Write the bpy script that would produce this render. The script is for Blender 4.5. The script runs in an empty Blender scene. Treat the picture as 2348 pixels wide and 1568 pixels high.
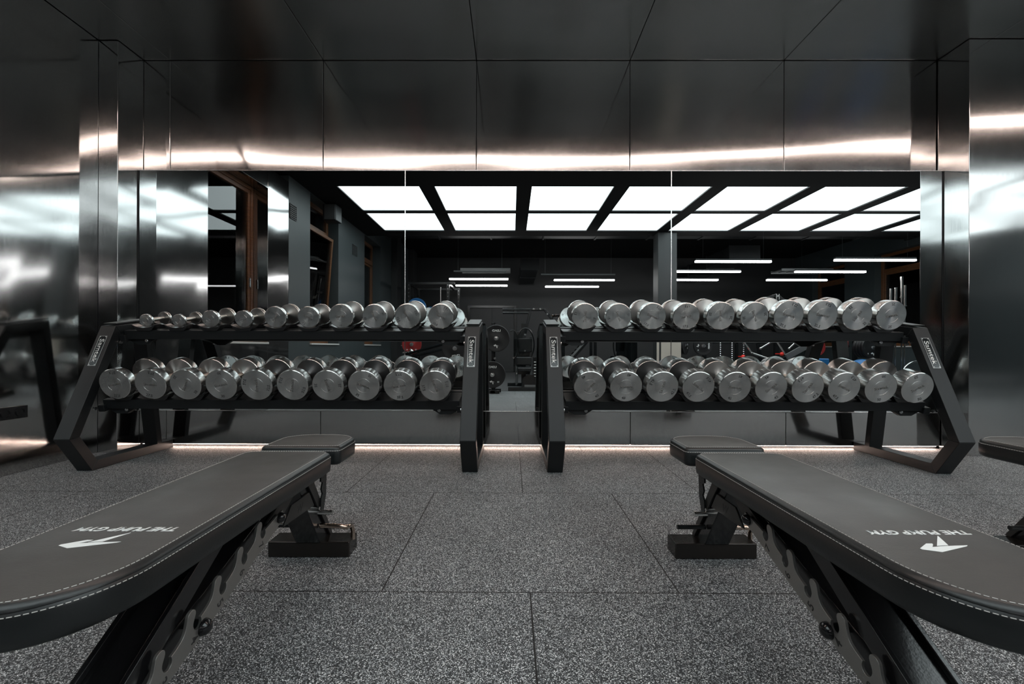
import bpy, math, random
from mathutils import Vector, Matrix

random.seed(7)
S = bpy.context.scene
COL = S.collection
R = math.radians

# ------------------------------------------------------------------ camera, world, exposure
FPX = 998.0
cam_d = bpy.data.cameras.new('camera')
cam_d.sensor_width = 36.0
cam_d.lens = FPX / 2348.0 * 36.0
cam_d.shift_x = 0.0021
cam_d.shift_y = 0.0055
cam_d.clip_start = 0.02
cam = bpy.data.objects.new('camera', cam_d)
COL.objects.link(cam)
cam.matrix_world = (Matrix.Translation((0, 0, 0.8)) @ Matrix.Rotation(0.0039, 4, 'Z')
                    @ Matrix.Rotation(R(90), 4, 'X') @ Matrix.Rotation(0.0026, 4, 'Z'))
S.camera = cam
S.view_settings.view_transform = 'Standard'
S.view_settings.look = 'None'
S.view_settings.exposure = 0.0
S.view_settings.gamma = 1.0
S.view_settings.use_curve_mapping = False
W = bpy.data.worlds.new('world')
S.world = W
W.use_nodes = True
W.node_tree.nodes['Background'].inputs[0].default_value = (0.010, 0.013, 0.02, 1)
W.node_tree.nodes['Background'].inputs[1].default_value = 0.3
S.cycles.use_denoising = True
S.cycles.max_bounces = 12
S.cycles.glossy_bounces = 8
S.cycles.diffuse_bounces = 4
S.cycles.transparent_max_bounces = 12
S.cycles.sample_clamp_indirect = 6.0
S.cycles.blur_glossy = 0.3

PANEL_L = 3.3          # ceiling light panels
STRIP_L = 24.0         # warm ceiling strip
TUBE_L = 24.0           # linear pendants
BASE_L = 52.0           # warm strip at the foot of the wall

# ------------------------------------------------------------------ materials
MATS = {}

def mat(name, col=(0.5, 0.5, 0.5), rough=0.5, metal=0.0, emit=None, es=1.0, spec=0.5, coat=0.0,
        aniso=0.0, tangent=None, arot=0.0, bump=None, rvar=None, cvar=None):
    m = bpy.data.materials.new(name)
    m.use_nodes = True
    nt = m.node_tree
    b = nt.nodes['Principled BSDF']
    b.inputs['Base Color'].default_value = (*col, 1)
    b.inputs['Roughness'].default_value = rough
    b.inputs['Metallic'].default_value = metal
    b.inputs['Specular IOR Level'].default_value = spec
    b.inputs['Coat Weight'].default_value = coat
    if emit:
        b.inputs['Emission Color'].default_value = (*emit, 1)
        b.inputs['Emission Strength'].default_value = es
    if aniso:
        b.inputs['Anisotropic'].default_value = aniso
        b.inputs['Anisotropic Rotation'].default_value = arot
        if tangent == 'radial':
            t = nt.nodes.new('ShaderNodeTangent')
            t.direction_type = 'RADIAL'
            t.axis = 'Z'
            nt.links.new(t.outputs[0], b.inputs['Tangent'])
        elif tangent:
            c = nt.nodes.new('ShaderNodeCombineXYZ')
            for i in range(3):
                c.inputs[i].default_value = tangent[i]
            nt.links.new(c.outputs[0], b.inputs['Tangent'])
    if bump or rvar or cvar:
        tc = nt.nodes.new('ShaderNodeTexCoord')
    if bump:                     # (scale, detail, strength, distance, stretch)
        sc, det, stg, dist, stretch = bump
        mp = nt.nodes.new('ShaderNodeMapping')
        mp.inputs['Scale'].default_value = stretch
        nt.links.new(tc.outputs['Object'], mp.inputs[0])
        n = nt.nodes.new('ShaderNodeTexNoise')
        n.inputs['Scale'].default_value = sc
        n.inputs['Detail'].default_value = det
        nt.links.new(mp.outputs[0], n.inputs['Vector'])
        bp = nt.nodes.new('ShaderNodeBump')
        bp.inputs['Strength'].default_value = stg
        bp.inputs['Distance'].default_value = dist
        nt.links.new(n.outputs['Fac'], bp.inputs['Height'])
        nt.links.new(bp.outputs[0], b.inputs['Normal'])
    if rvar:                     # (scale, low, high)
        n2 = nt.nodes.new('ShaderNodeTexNoise')
        n2.inputs['Scale'].default_value = rvar[0]
        n2.inputs['Detail'].default_value = 6
        nt.links.new(tc.outputs['Object'], n2.inputs['Vector'])
        mr = nt.nodes.new('ShaderNodeMapRange')
        mr.inputs['From Min'].default_value = 0.3
        mr.inputs['From Max'].default_value = 0.7
        mr.inputs['To Min'].default_value = rvar[1]
        mr.inputs['To Max'].default_value = rvar[2]
        nt.links.new(n2.outputs['Fac'], mr.inputs['Value'])
        nt.links.new(mr.outputs[0], b.inputs['Roughness'])
    if cvar:                     # (scale, other colour, stretch)
        mp = nt.nodes.new('ShaderNodeMapping')
        mp.inputs['Scale'].default_value = cvar[2]
        nt.links.new(tc.outputs['Object'], mp.inputs[0])
        n3 = nt.nodes.new('ShaderNodeTexNoise')
        n3.inputs['Scale'].default_value = cvar[0]
        n3.inputs['Detail'].default_value = 5
        nt.links.new(mp.outputs[0], n3.inputs['Vector'])
        mx = nt.nodes.new('ShaderNodeMix')
        mx.data_type = 'RGBA'
        mx.inputs[6].default_value = (*col, 1)
        mx.inputs[7].default_value = (*cvar[1], 1)
        mr = nt.nodes.new('ShaderNodeMapRange')
        mr.inputs['From Min'].default_value = 0.35
        mr.inputs['From Max'].default_value = 0.65
        nt.links.new(n3.outputs['Fac'], mr.inputs['Value'])
        nt.links.new(mr.outputs[0], mx.inputs[0])
        nt.links.new(mx.outputs[2], b.inputs['Base Color'])
    MATS[name] = m
    return m


def sheet_steel(name, col, rough, seed, wave=0.0075, tangent=(0, 0, 1), x_off=None):
    """Brushed stainless sheet: grain blurs reflections vertically, the thin sheet buckles gently."""
    m = bpy.data.materials.new(name)
    m.use_nodes = True
    nt = m.node_tree
    N = nt.nodes.new
    L = nt.links.new
    b = nt.nodes['Principled BSDF']
    b.inputs['Base Color'].default_value = (*col, 1)
    b.inputs['Metallic'].default_value = 1
    b.inputs['Anisotropic'].default_value = 0.75
    c = N('ShaderNodeCombineXYZ')
    for i in range(3):
        c.inputs[i].default_value = tangent[i]
    L(c.outputs[0], b.inputs['Tangent'])
    g = N('ShaderNodeNewGeometry')
    # large soft buckles
    mp = N('ShaderNodeMapping')
    mp.inputs['Location'].default_value = (seed, seed * 1.7, seed * 0.3)
    mp.inputs['Scale'].default_value = (0.42, 0.42, 0.80)
    L(g.outputs['Position'], mp.inputs[0])
    n = N('ShaderNodeTexNoise')
    n.inputs['Scale'].default_value = 1.15
    n.inputs['Detail'].default_value = 0.4
    n.inputs['Roughness'].default_value = 0.3
    L(mp.outputs[0], n.inputs['Vector'])
    bp = N('ShaderNodeBump')
    bp.inputs['Strength'].default_value = 1.0
    bp.inputs['Distance'].default_value = wave * 3
    L(n.outputs['Fac'], bp.inputs['Height'])
    # finer ripples
    mp2 = N('ShaderNodeMapping')
    mp2.inputs['Scale'].default_value = (0.26, 0.26, 1.5)
    mp2.inputs['Location'].default_value = (seed * 2, 3, seed)
    L(g.outputs['Position'], mp2.inputs[0])
    n2 = N('ShaderNodeTexNoise')
    n2.inputs['Scale'].default_value = 2.2
    n2.inputs['Detail'].default_value = 0.6
    L(mp2.outputs[0], n2.inputs['Vector'])
    bp2 = N('ShaderNodeBump')
    bp2.inputs['Strength'].default_value = 1.0
    bp2.inputs['Distance'].default_value = wave * 0.42
    L(n2.outputs['Fac'], bp2.inputs['Height'])
    L(bp.outputs[0], bp2.inputs['Normal'])
    L(bp2.outputs[0], b.inputs['Normal'])
    # roughness: fine vertical brush streaks and smudges
    mp3 = N('ShaderNodeMapping')
    mp3.inputs['Scale'].default_value = (60, 60, 2.0)
    L(g.outputs['Position'], mp3.inputs[0])
    n3 = N('ShaderNodeTexNoise')
    n3.inputs['Scale'].default_value = 3
    n3.inputs['Detail'].default_value = 3
    L(mp3.outputs[0], n3.inputs['Vector'])
    mr = N('ShaderNodeMapRange')
    mr.inputs['From Min'].default_value = 0.3
    mr.inputs['From Max'].default_value = 0.7
    mr.inputs['To Min'].default_value = rough * 0.9
    mr.inputs['To Max'].default_value = rough * 1.12
    L(n3.outputs['Fac'], mr.inputs['Value'])
    L(mr.outputs[0], b.inputs['Roughness'])
    MATS[name] = m
    return m


STEEL_C = (0.50, 0.496, 0.492)
sheet_steel('wall_steel', STEEL_C, 0.088, 1.3, wave=0.015)
sheet_steel('side_steel', STEEL_C, 0.082, 5.1, wave=0.009)
sheet_steel('ceiling_steel', (0.46, 0.46, 0.45), 0.20, 9.4, wave=0.006, tangent=(0, 1, 0))
mat('mirror_glass', (0.80, 0.83, 0.83), 0.0, 1.0)
mat('bright_trim', (0.85, 0.84, 0.83), 0.22, 1.0)
mat('powder_black', (0.009, 0.0105, 0.0115), 0.42, 0, spec=0.38, bump=(900, 2, 0.15, 0.0004, (1, 1, 1)))
mat('gloss_black', (0.008, 0.008, 0.009), 0.18, 0, spec=0.6, bump=(180, 2, 0.25, 0.0006, (1, 1, 1)))
mat('saddle_black', (0.010, 0.010, 0.011), 0.22, 0, spec=0.6)
mat('rubber_black', (0.010, 0.010, 0.011), 0.55)
mat('dumbbell_face', (0.58, 0.585, 0.58), 0.26, 1.0, aniso=0.97, tangent='radial', arot=0.25)
mat('dumbbell_cone', (0.42, 0.41, 0.39), 0.30, 1.0)
mat('dumbbell_cone_dark', (0.13, 0.13, 0.13), 0.32, 1.0)
mat('dumbbell_side', (0.68, 0.675, 0.66), 0.20, 1.0, aniso=0.9, tangent='radial', arot=0.25)
mat('handle_steel', (0.55, 0.52, 0.48), 0.28, 1.0, bump=(420, 1, 0.6, 0.0006, (1, 1, 1)))
mat('engraving', (0.05, 0.05, 0.05), 0.5, 0.5)
mat('engraving_faint', (0.15, 0.145, 0.14), 0.4, 0.7)
mat('chrome', (0.75, 0.74, 0.72), 0.1, 1.0)
mat('chrome_warm', (0.6, 0.48, 0.40), 0.15, 1.0)
mat('zinc', (0.55, 0.56, 0.56), 0.25, 1.0)
mat('plate_metal', (0.33, 0.325, 0.31), 0.42, 0.85, rvar=(14, 0.36, 0.5))
mat('plate_dark', (0.035, 0.035, 0.034), 0.38, 0.4)
mat('worn_tube', (0.030, 0.027, 0.025), 0.2, 0.5, rvar=(40, 0.14, 0.26), cvar=(5, (0.034, 0.028, 0.025), (1, 1, 1)))
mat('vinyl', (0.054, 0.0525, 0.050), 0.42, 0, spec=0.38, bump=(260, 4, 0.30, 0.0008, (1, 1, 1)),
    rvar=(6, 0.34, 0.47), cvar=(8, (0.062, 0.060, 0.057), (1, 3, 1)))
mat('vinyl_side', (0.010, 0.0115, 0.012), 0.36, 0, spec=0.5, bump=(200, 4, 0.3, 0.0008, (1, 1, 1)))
mat('thread', (0.42, 0.41, 0.39), 0.6)
mat('white_print', (0.78, 0.80, 0.79), 0.5)
mat('badge_black', (0.010, 0.012, 0.013), 0.15, 0, spec=0.6)
mat('badge_white', (0.82, 0.83, 0.82), 0.25, 0.4)
mat('painted_dark', (0.042, 0.054, 0.057), 0.48, bump=(3, 6, 0.25, 0.01, (1, 1, 1)))
mat('painted_far', (0.030, 0.032, 0.033), 0.5)
mat('ceiling_black', (0.003, 0.0034, 0.0038), 0.85, spec=0.2)
mat('duct_black', (0.012, 0.014, 0.015), 0.45, 0.3)
mat('sill_white', (0.6, 0.6, 0.58), 0.4)
mat('frame_wood', (0.15, 0.062, 0.022), 0.42, cvar=(6, (0.09, 0.036, 0.013), (2, 2, 14)))
mat('machine_black', (0.006, 0.0075, 0.008), 0.25, 0, spec=0.5)
mat('machine_grey', (0.20, 0.21, 0.21), 0.4, 0.6)
mat('plate_rubber', (0.010, 0.010, 0.011), 0.45)
mat('plate_blue', (0.015, 0.13, 0.34), 0.45)
mat('plate_red', (0.22, 0.012, 0.012), 0.45)
mat('knob_red', (0.75, 0.03, 0.02), 0.3)
mat('vent_grey', (0.05, 0.055, 0.057), 0.5)
mat('beige_panel', (0.50, 0.45, 0.39), 0.45)
mat('building_render', (0.05, 0.035, 0.028), 0.8)
mat('building_glow', (0.3, 0.12, 0.03), 0.6, emit=(1.0, 0.36, 0.07), es=0.22)
mat('panel_light', (0.9, 0.9, 0.9), 0.5, emit=(0.88, 1.0, 1.02), es=PANEL_L)
mat('warm_strip', (0.9, 0.8, 0.75), 0.5, emit=(1.0, 0.80, 0.71), es=STRIP_L)
mat('base_strip', (0.9, 0.8, 0.75), 0.5, emit=(1.0, 0.74, 0.62), es=BASE_L)
mat('tube_light', (0.9, 0.9, 0.9), 0.5, emit=(1.0, 0.97, 0.97), es=TUBE_L)


def glass_mat():
    m = bpy.data.materials.new('window_glass')
    m.use_nodes = True
    nt = m.node_tree
    nt.nodes.clear()
    o = nt.nodes.new('ShaderNodeOutputMaterial')
    t = nt.nodes.new('ShaderNodeBsdfTransparent')
    g = nt.nodes.new('ShaderNodeBsdfGlossy')
    g.inputs['Roughness'].default_value = 0.0
    f = nt.nodes.new('ShaderNodeFresnel')
    f.inputs['IOR'].default_value = 1.75
    mx = nt.nodes.new('ShaderNodeMixShader')
    nt.links.new(f.outputs[0], mx.inputs[0])
    nt.links.new(t.outputs[0], mx.inputs[1])
    nt.links.new(g.outputs[0], mx.inputs[2])
    nt.links.new(mx.outputs[0], o.inputs[0])
    MATS['window_glass'] = m


glass_mat()


def floor_mat(name, base, steps, scale, seams=True, rough=0.62):
    m = bpy.data.materials.new(name)
    m.use_nodes = True
    nt = m.node_tree
    N = nt.nodes.new
    L = nt.links.new
    b = nt.nodes['Principled BSDF']
    b.inputs['Roughness'].default_value = rough
    b.inputs['Specular IOR Level'].default_value = 0.4
    g = N('ShaderNodeNewGeometry')
    # wobble the cells so the crumbs look torn
    nz = N('ShaderNodeTexNoise')
    nz.inputs['Scale'].default_value = 400
    nz.inputs['Detail'].default_value = 2
    L(g.outputs['Position'], nz.inputs['Vector'])
    sb = N('ShaderNodeVectorMath'); sb.operation = 'SUBTRACT'
    sb.inputs[1].default_value = (0.5, 0.5, 0.5)
    L(nz.outputs['Color'], sb.inputs[0])
    scl = N('ShaderNodeVectorMath'); scl.operation = 'SCALE'
    scl.inputs['Scale'].default_value = 0.003
    L(sb.outputs[0], scl.inputs[0])
    ad = N('ShaderNodeVectorMath'); ad.operation = 'ADD'
    L(g.outputs['Position'], ad.inputs[0]); L(scl.outputs[0], ad.inputs[1])
    v = N('ShaderNodeTexVoronoi')
    v.inputs['Scale'].default_value = scale
    L(ad.outputs[0], v.inputs['Vector'])
    sp = N('ShaderNodeSeparateColor')
    L(v.outputs['Color'], sp.inputs[0])
    r = N('ShaderNodeValToRGB')
    r.color_ramp.interpolation = 'CONSTANT'
    els = r.color_ramp.elements
    els[0].position = 0.0; els[0].color = (*base, 1)
    els[1].position = steps[0][0]; els[1].color = (*steps[0][1], 1)
    for p, c in steps[1:]:
        e = els.new(p); e.color = (*c, 1)
    L(sp.outputs[0], r.inputs[0])
    gm = N('ShaderNodeMapRange')
    gm.interpolation_type = 'SMOOTHSTEP'
    gm.inputs['From Min'].default_value = 0.42; gm.inputs['From Max'].default_value = 0.68
    L(v.outputs['Distance'], gm.inputs['Value'])
    gx = N('ShaderNodeMix'); gx.data_type = 'RGBA'
    L(gm.outputs[0], gx.inputs[0]); L(r.outputs[0], gx.inputs[6]); gx.inputs[7].default_value = (*base, 1)
    # big soft wear
    wn = N('ShaderNodeTexNoise')
    wn.inputs['Scale'].default_value = 1.7
    wn.inputs['Detail'].default_value = 5
    L(g.outputs['Position'], wn.inputs['Vector'])
    wm = N('ShaderNodeMapRange')
    wm.inputs['From Min'].default_value = 0.3; wm.inputs['From Max'].default_value = 0.7
    wm.inputs['To Min'].default_value = 0.85; wm.inputs['To Max'].default_value = 1.12
    L(wn.outputs['Fac'], wm.inputs['Value'])
    mu = N('ShaderNodeVectorMath'); mu.operation = 'SCALE'
    L(gx.outputs[2], mu.inputs[0]); L(wm.outputs[0], mu.inputs['Scale'])
    out = mu.outputs[0]
    if seams:
        T = 0.974
        s = N('ShaderNodeSeparateXYZ'); L(g.outputs['Position'], s.inputs[0])

        def M(op, a, bb=None):
            n = N('ShaderNodeMath'); n.operation = op
            for i, x in enumerate((a, bb)):
                if x is None: continue
                if isinstance(x, (int, float)): n.inputs[i].default_value = x
                else: L(x, n.inputs[i])
            return n.outputs[0]
        vv = M('DIVIDE', M('SUBTRACT', s.outputs[1], 1.423), T)
        row = M('FLOOR', vv)
        uu = M('ADD', M('ADD', M('DIVIDE', M('SUBTRACT', s.outputs[0], 0.063), T), M('MULTIPLY', row, 0.5)), 0.5)
        du = M('ABSOLUTE', M('SUBTRACT', uu, M('ROUND', uu)))
        dv = M('ABSOLUTE', M('SUBTRACT', vv, M('ROUND', vv)))
        ln = M('LESS_THAN', M('MINIMUM', du, dv), 0.0024)
        mx = N('ShaderNodeMix'); mx.data_type = 'RGBA'
        L(ln, mx.inputs[0]); L(out, mx.inputs[6])
        mx.inputs[7].default_value = (0.004, 0.004, 0.004, 1)
        out = mx.outputs[2]
    L(out, b.inputs['Base Color'])
    bp = N('ShaderNodeBump'); bp.inputs['Strength'].default_value = 0.35; bp.inputs['Distance'].default_value = 0.0012
    L(v.outputs['Distance'], bp.inputs['Height']); L(bp.outputs[0], b.inputs['Normal'])
    MATS[name] = m


floor_mat('rubber_floor', (0.022, 0.025, 0.027),
          [(0.24, (0.070, 0.077, 0.082)), (0.42, (0.24, 0.255, 0.265)), (0.67, (0.52, 0.545, 0.555)), (0.88, (0.90, 0.92, 0.92))], 370)
floor_mat('platform_floor', (0.085, 0.088, 0.09), [(0.6, (0.10, 0.103, 0.105)), (0.9, (0.14, 0.14, 0.14))], 90, seams=True, rough=0.4)


# ------------------------------------------------------------------ mesh helpers
ORG = {}     # object name -> origin its mesh coordinates are taken from (authoring space)


class MB:
    def __init__(self):
        self.v = []; self.f = []; self.mi = []; self.cur = 0

    def add(self, vs, fs):
        o = len(self.v)
        self.v += [Vector(p) for p in vs]
        for f in fs:
            self.f.append(tuple(i + o for i in f)); self.mi.append(self.cur)
        return self

    def box(self, x0, x1, y0, y1, z0, z1):
        vs = [(x, y, z) for z in (z0, z1) for y in (y0, y1) for x in (x0, x1)]
        return self.add(vs, [(0, 2, 3, 1), (4, 5, 7, 6), (0, 1, 5, 4), (2, 6, 7, 3), (0, 4, 6, 2), (1, 3, 7, 5)])

    def bar(self, p, q, w, h, up=(0, 0, 1)):
        """box section bar from p to q; h measured along up, w sideways"""
        p = Vector(p); q = Vector(q); d = (q - p).normalized(); u = Vector(up)
        s = d.cross(u)
        if s.length < 1e-5: s = d.cross(Vector((0, 1, 0)))
        s.normalize(); u = s.cross(d).normalized()
        vs = []
        for e in (p, q):
            for a, b in ((-1, -1), (1, -1), (1, 1), (-1, 1)):
                vs.append(e + s * a * w / 2 + u * b * h / 2)
        return self.add(vs, [(0, 3, 2, 1), (4, 5, 6, 7), (0, 1, 5, 4), (1, 2, 6, 5), (2, 3, 7, 6), (3, 0, 4, 7)])

    def lathe(self, prof, p=(0, 0, 0), axis=(0, 0, 1), n=32, caps=True):
        p = Vector(p); a = Vector(axis).normalized()
        t = a.cross(Vector((0, 0, 1)))
        if t.length < 1e-4: t = Vector((1, 0, 0))
        t.normalize(); b = a.cross(t)
        vs = []; fs = []
        for (z, r) in prof:
            for k in range(n):
                an = 2 * math.pi * k / n
                vs.append(p + a * z + (t * math.cos(an) + b * math.sin(an)) * r)
        m = len(prof)
        for i in range(m - 1):
            for k in range(n):
                k2 = (k + 1) % n
                fs.append((i * n + k, i * n + k2, (i + 1) * n + k2, (i + 1) * n + k))
        if caps:
            fs.append(tuple(reversed(range(n)))); fs.append(tuple((m - 1) * n + k for k in range(n)))
        return self.add(vs, fs)

    def cyl(self, p, q, r, n=20, r2=None):
        p = Vector(p); q = Vector(q)
        return self.lathe([(0, r), ((q - p).length, r if r2 is None else r2)], p, q - p, n)

    def ball(self, c, r, n=16, sz=(1, 1, 1)):
        o = len(self.v)
        prof = [(-r * math.cos(math.pi * i / 10), max(1e-4, r * math.sin(math.pi * i / 10))) for i in range(11)]
        self.lathe(prof, c, (0, 0, 1), n)
        for i in range(o, len(self.v)):
            d = self.v[i] - Vector(c)
            self.v[i] = Vector(c) + Vector((d.x * sz[0], d.y * sz[1], d.z * sz[2]))
        return self

    def prism(self, poly, fn, a0, a1):
        """poly of (u, v); fn(u, v, a) -> xyz; extruded from a0 to a1"""
        n = len(poly)
        vs = [fn(u, v, a0) for u, v in poly] + [fn(u, v, a1) for u, v in poly]
        fs = [tuple(range(n)), tuple(reversed(range(n, 2 * n)))]
        fs += [(i, (i + 1) % n, n + (i + 1) % n, n + i) for i in range(n)]
        return self.add(vs, fs)

    def tube(self, pts, r, n=10, closed=False):
        pts = [Vector(p) for p in pts]
        m = len(pts); vs = []; fs = []
        prev = None
        for i, p in enumerate(pts):
            if closed: d = pts[(i + 1) % m] - pts[i - 1]
            else: d = pts[min(i + 1, m - 1)] - pts[max(i - 1, 0)]
            d.normalize()
            if prev is None:
                s = d.cross(Vector((0, 0, 1)))
                if s.length < 1e-3: s = d.cross(Vector((1, 0, 0)))
            else:
                s = prev - d * prev.dot(d)
            s.normalize(); prev = s; u = d.cross(s)
            for k in range(n):
                a = 2 * math.pi * k / n
                vs.append(p + (s * math.cos(a) + u * math.sin(a)) * r)
        rng = m if closed else m - 1
        for i in range(rng):
            j = (i + 1) % m
            for k in range(n):
                k2 = (k + 1) % n
                fs.append((i * n + k, i * n + k2, j * n + k2, j * n + k))
        if not closed:
            fs.append(tuple(reversed(range(n)))); fs.append(tuple((m - 1) * n + k for k in range(n)))
        return self.add(vs, fs)

    def mesh(self, name, mats, org=(0, 0, 0), smooth=35):
        me = bpy.data.meshes.new(name)
        o = Vector(org)
        me.from_pydata([v - o for v in self.v], [], self.f)
        import bmesh
        bm = bmesh.new(); bm.from_mesh(me)
        bmesh.ops.recalc_face_normals(bm, faces=bm.faces)
        bm.to_mesh(me); bm.free()
        for m in (mats if isinstance(mats, (list, tuple)) else [mats]):
            me.materials.append(MATS[m])
        for i, p in enumerate(me.polygons):
            p.material_index = self.mi[i]
            p.use_smooth = smooth is not None
        if smooth is not None:
            me.set_sharp_from_angle(angle=R(smooth))
        return me

    def build(self, name, mats, parent=None, bevel=0, seg=2, smooth=35, loc=None):
        """mesh authored in the same space as the parent's ORG; loc overrides the origin of a parentless mesh"""
        org = Vector((0, 0, 0))
        if parent is not None: org = ORG.get(parent.name, Vector((0, 0, 0)))
        elif loc is not None: org = Vector(loc)
        me = self.mesh(name, mats, org, smooth)
        o = bpy.data.objects.new(name, me)
        COL.objects.link(o)
        if parent is not None: o.parent = parent
        else: o.location = org
        ORG[o.name] = org
        if bevel:
            b = o.modifiers.new('bevel', 'BEVEL')
            b.width = bevel; b.segments = seg; b.limit_method = 'ANGLE'; b.angle_limit = R(40)
            b.harden_normals = True
        return o


def link_mesh(name, me, parent, mw):
    o = bpy.data.objects.new(name, me)
    COL.objects.link(o)
    o.parent = parent
    o.matrix_local = mw
    ORG[o.name] = Vector((0, 0, 0))
    return o


def empty(name, loc, rz=0, local=False):
    o = bpy.data.objects.new(name, None)
    o.empty_display_size = 0.1
    COL.objects.link(o)
    o.location = loc; o.rotation_euler = (0, 0, rz)
    ORG[o.name] = Vector((0, 0, 0)) if local else Vector(loc)
    return o


def tag(o, label=None, cat=None, group=None, kind=None):
    if label: o['label'] = label
    if cat: o['category'] = cat
    if group: o['group'] = group
    if kind: o['kind'] = kind
    return o


def struct(o):
    o['kind'] = 'structure'
    return o


def copy_tree(o, parent=None):
    c = o.copy()
    COL.objects.link(c)
    if parent is not None: c.parent = parent
    for ch in [x for x in KIDS.get(o.name, [])]:
        copy_tree(ch, c)
    return c


KIDS = {}


def index_kids(root):
    for o in COL.objects:
        if o.parent is not None:
            KIDS.setdefault(o.parent.name, [])
            if o not in KIDS[o.parent.name]: KIDS[o.parent.name].append(o)


TEXTS = {}


def text_mesh(body, height, material, width=None, bold=0.0, extrude=0.0003, shear=0.0, spacing=1.0):
    """flat lettering in the XY plane, centred on the origin, cap height given"""
    key = (body, height, material, width, bold, extrude, shear)
    if key in TEXTS: return TEXTS[key]
    cu = bpy.data.curves.new('lettering', 'FONT')
    cu.body = body; cu.size = 1.0; cu.offset = bold; cu.shear = shear; cu.space_character = spacing
    cu.resolution_u = 4
    ob = bpy.data.objects.new('lettering_source', cu)
    COL.objects.link(ob)
    dg = bpy.context.evaluated_depsgraph_get(); dg.update()
    me = bpy.data.meshes.new_from_object(ob.evaluated_get(dg))
    bpy.data.objects.remove(ob); bpy.data.curves.remove(cu)
    xs = [v.co.x for v in me.vertices]; ys = [v.co.y for v in me.vertices]
    cx = (min(xs) + max(xs)) / 2; cy = (min(ys) + max(ys)) / 2
    sy = height / (max(ys) - min(ys))
    sx = sy if width is None else width / (max(xs) - min(xs))
    for v in me.vertices:
        v.co.x = (v.co.x - cx) * sx; v.co.y = (v.co.y - cy) * sy; v.co.z = 0
    # give it a hair of thickness
    import bmesh
    bm = bmesh.new(); bm.from_mesh(me)
    r = bmesh.ops.extrude_face_region(bm, geom=list(bm.faces))
    for e in r['geom']:
        if isinstance(e, bmesh.types.BMVert): e.co.z += extrude
    bmesh.ops.recalc_face_normals(bm, faces=bm.faces)
    bm.to_mesh(me); bm.free()
    me.materials.clear(); me.materials.append(MATS[material])
    TEXTS[key] = me
    return me


def frame_matrix(origin, right, up):
    r = Vector(right).normalized(); u = Vector(up).normalized(); n = r.cross(u)
    m = Matrix((r, u, n)).transposed().to_4x4()
    m.translation = Vector(origin)
    return m


MY = 3.45                      # mirror plane


def mp(x, y, L):
    """a point seen in the wall mirror at path length L, as a place in the room"""
    return Vector(((x - 1173) / FPX * L, 2 * MY - L, 0.8 - (y - 797) / FPX * L))


# ------------------------------------------------------------------ the room shell
XL, XR = -3.12, 9.3
YB, YF = 3.50, -7.4            # back (mirror) wall, far wall
ZC, ZB, ZT = 3.11, 3.2, 3.75   # steel ceiling, black ceiling with panels, open ceiling

fl = MB(); fl.box(XL - 0.3, XR + 0.2, -1.08, YB + 0.1, -0.1, 0.0)
struct(fl.build('floor', 'rubber_floor', smooth=None))
fl = MB(); fl.box(XL - 0.3, XR + 0.2, YF - 0.1, -1.085, -0.1, 0.004)
struct(fl.build('floor', 'platform_floor', smooth=None))

# back wall: upper panels, lower panels on a carcass
PW = 1.2345
seams = [-2.757 + PW * k for k in range(5)]           # -2.757 ... 2.181
wb = MB()
xs = [-2.9735] + seams + [3.40]
for a, b in zip(xs[:-1], xs[1:]):
    wb.box(a + 0.0013, b - 0.0013, YB, YB + 0.03, 2.208, ZC - 0.003)
struct(wb.build('wall_back', 'wall_steel', bevel=0.0045, seg=3, smooth=30))
wb = MB()
for a, b in zip(xs[:-1], xs[1:]):
    wb.box(a + 0.0013, b - 0.0013, YB - 0.035, YB + 0.03, 0.026, 0.291)
struct(wb.build('wall_back', 'wall_steel', bevel=0.004, seg=3, smooth=30))
wb = MB(); wb.box(-3.4, 3.6, YB + 0.035, YB + 0.1, 0, ZC + 0.1)
struct(wb.build('wall_back', 'duct_black', smooth=None))

# returns: left step and return, right return and the wall that faces the room beside it
st = MB()
st.box(XL, -2.973, 3.27, 3.60, 0.0, ZC - 0.004)
struct(st.build('wall_left', 'wall_steel', bevel=0.003, smooth=30))
st = MB()
st.box(3.405, 3.405 + 2.4, 3.255, 3.60, 0.0, ZC - 0.004)
struct(st.build('wall_right', 'wall_steel', bevel=0.003, smooth=30))
st = MB(); st.box(3.405 + 2.41, XR + 0.2, 3.255, 3.6, 0, ZC)
struct(st.build('wall_back', 'painted_dark', smooth=None))

# left wall, steel cladding down to Y=0.83 with window 1 in it, painted piers beyond
WINS = [(1.35, 2.44), (-0.92, 0.18), (-3.42, -2.31), (-5.9, -4.8)]
SILL = 0.85
st = MB()
st.box(XL - 0.34, XL, 2.443, 3.2695, 0, ZC - 0.004)
st.box(XL - 0.34, XL, 0.83, 1.347, 0, ZC - 0.004)
st.box(XL - 0.34, XL, 1.351, 2.439, 0, SILL - 0.012)
st.box(XL - 0.34, XL, 1.351, 2.439, 2.83, ZC - 0.004)
struct(st.build('wall_left', 'side_steel', bevel=0.0018, smooth=30))

st = MB()
edges = [0.826, 0.18, -0.92, -2.31, -3.42, -4.8, -5.9, YF]
for i in range(0, len(edges), 2):
    st.box(XL - 0.34, XL, edges[i + 1], edges[i], 0, ZT)
for (a, b) in WINS[1:]:
    st.box(XL - 0.34, XL, a, b, 0, SILL - 0.012)
    st.box(XL - 0.34, XL, a, b, 3.19, ZT)
struct(st.build('wall_left', 'painted_dark', smooth=None))
# shallow pilasters on the far part of that wall
st = MB(); st.box(XL, XL + 0.16, -4.75, -4.35, 0, ZT); st.box(XL, XL + 0.16, -6.7, -6.2, 0, ZT)
struct(st.build('wall_left', 'painted_far', bevel=0.004, smooth=30))


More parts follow.
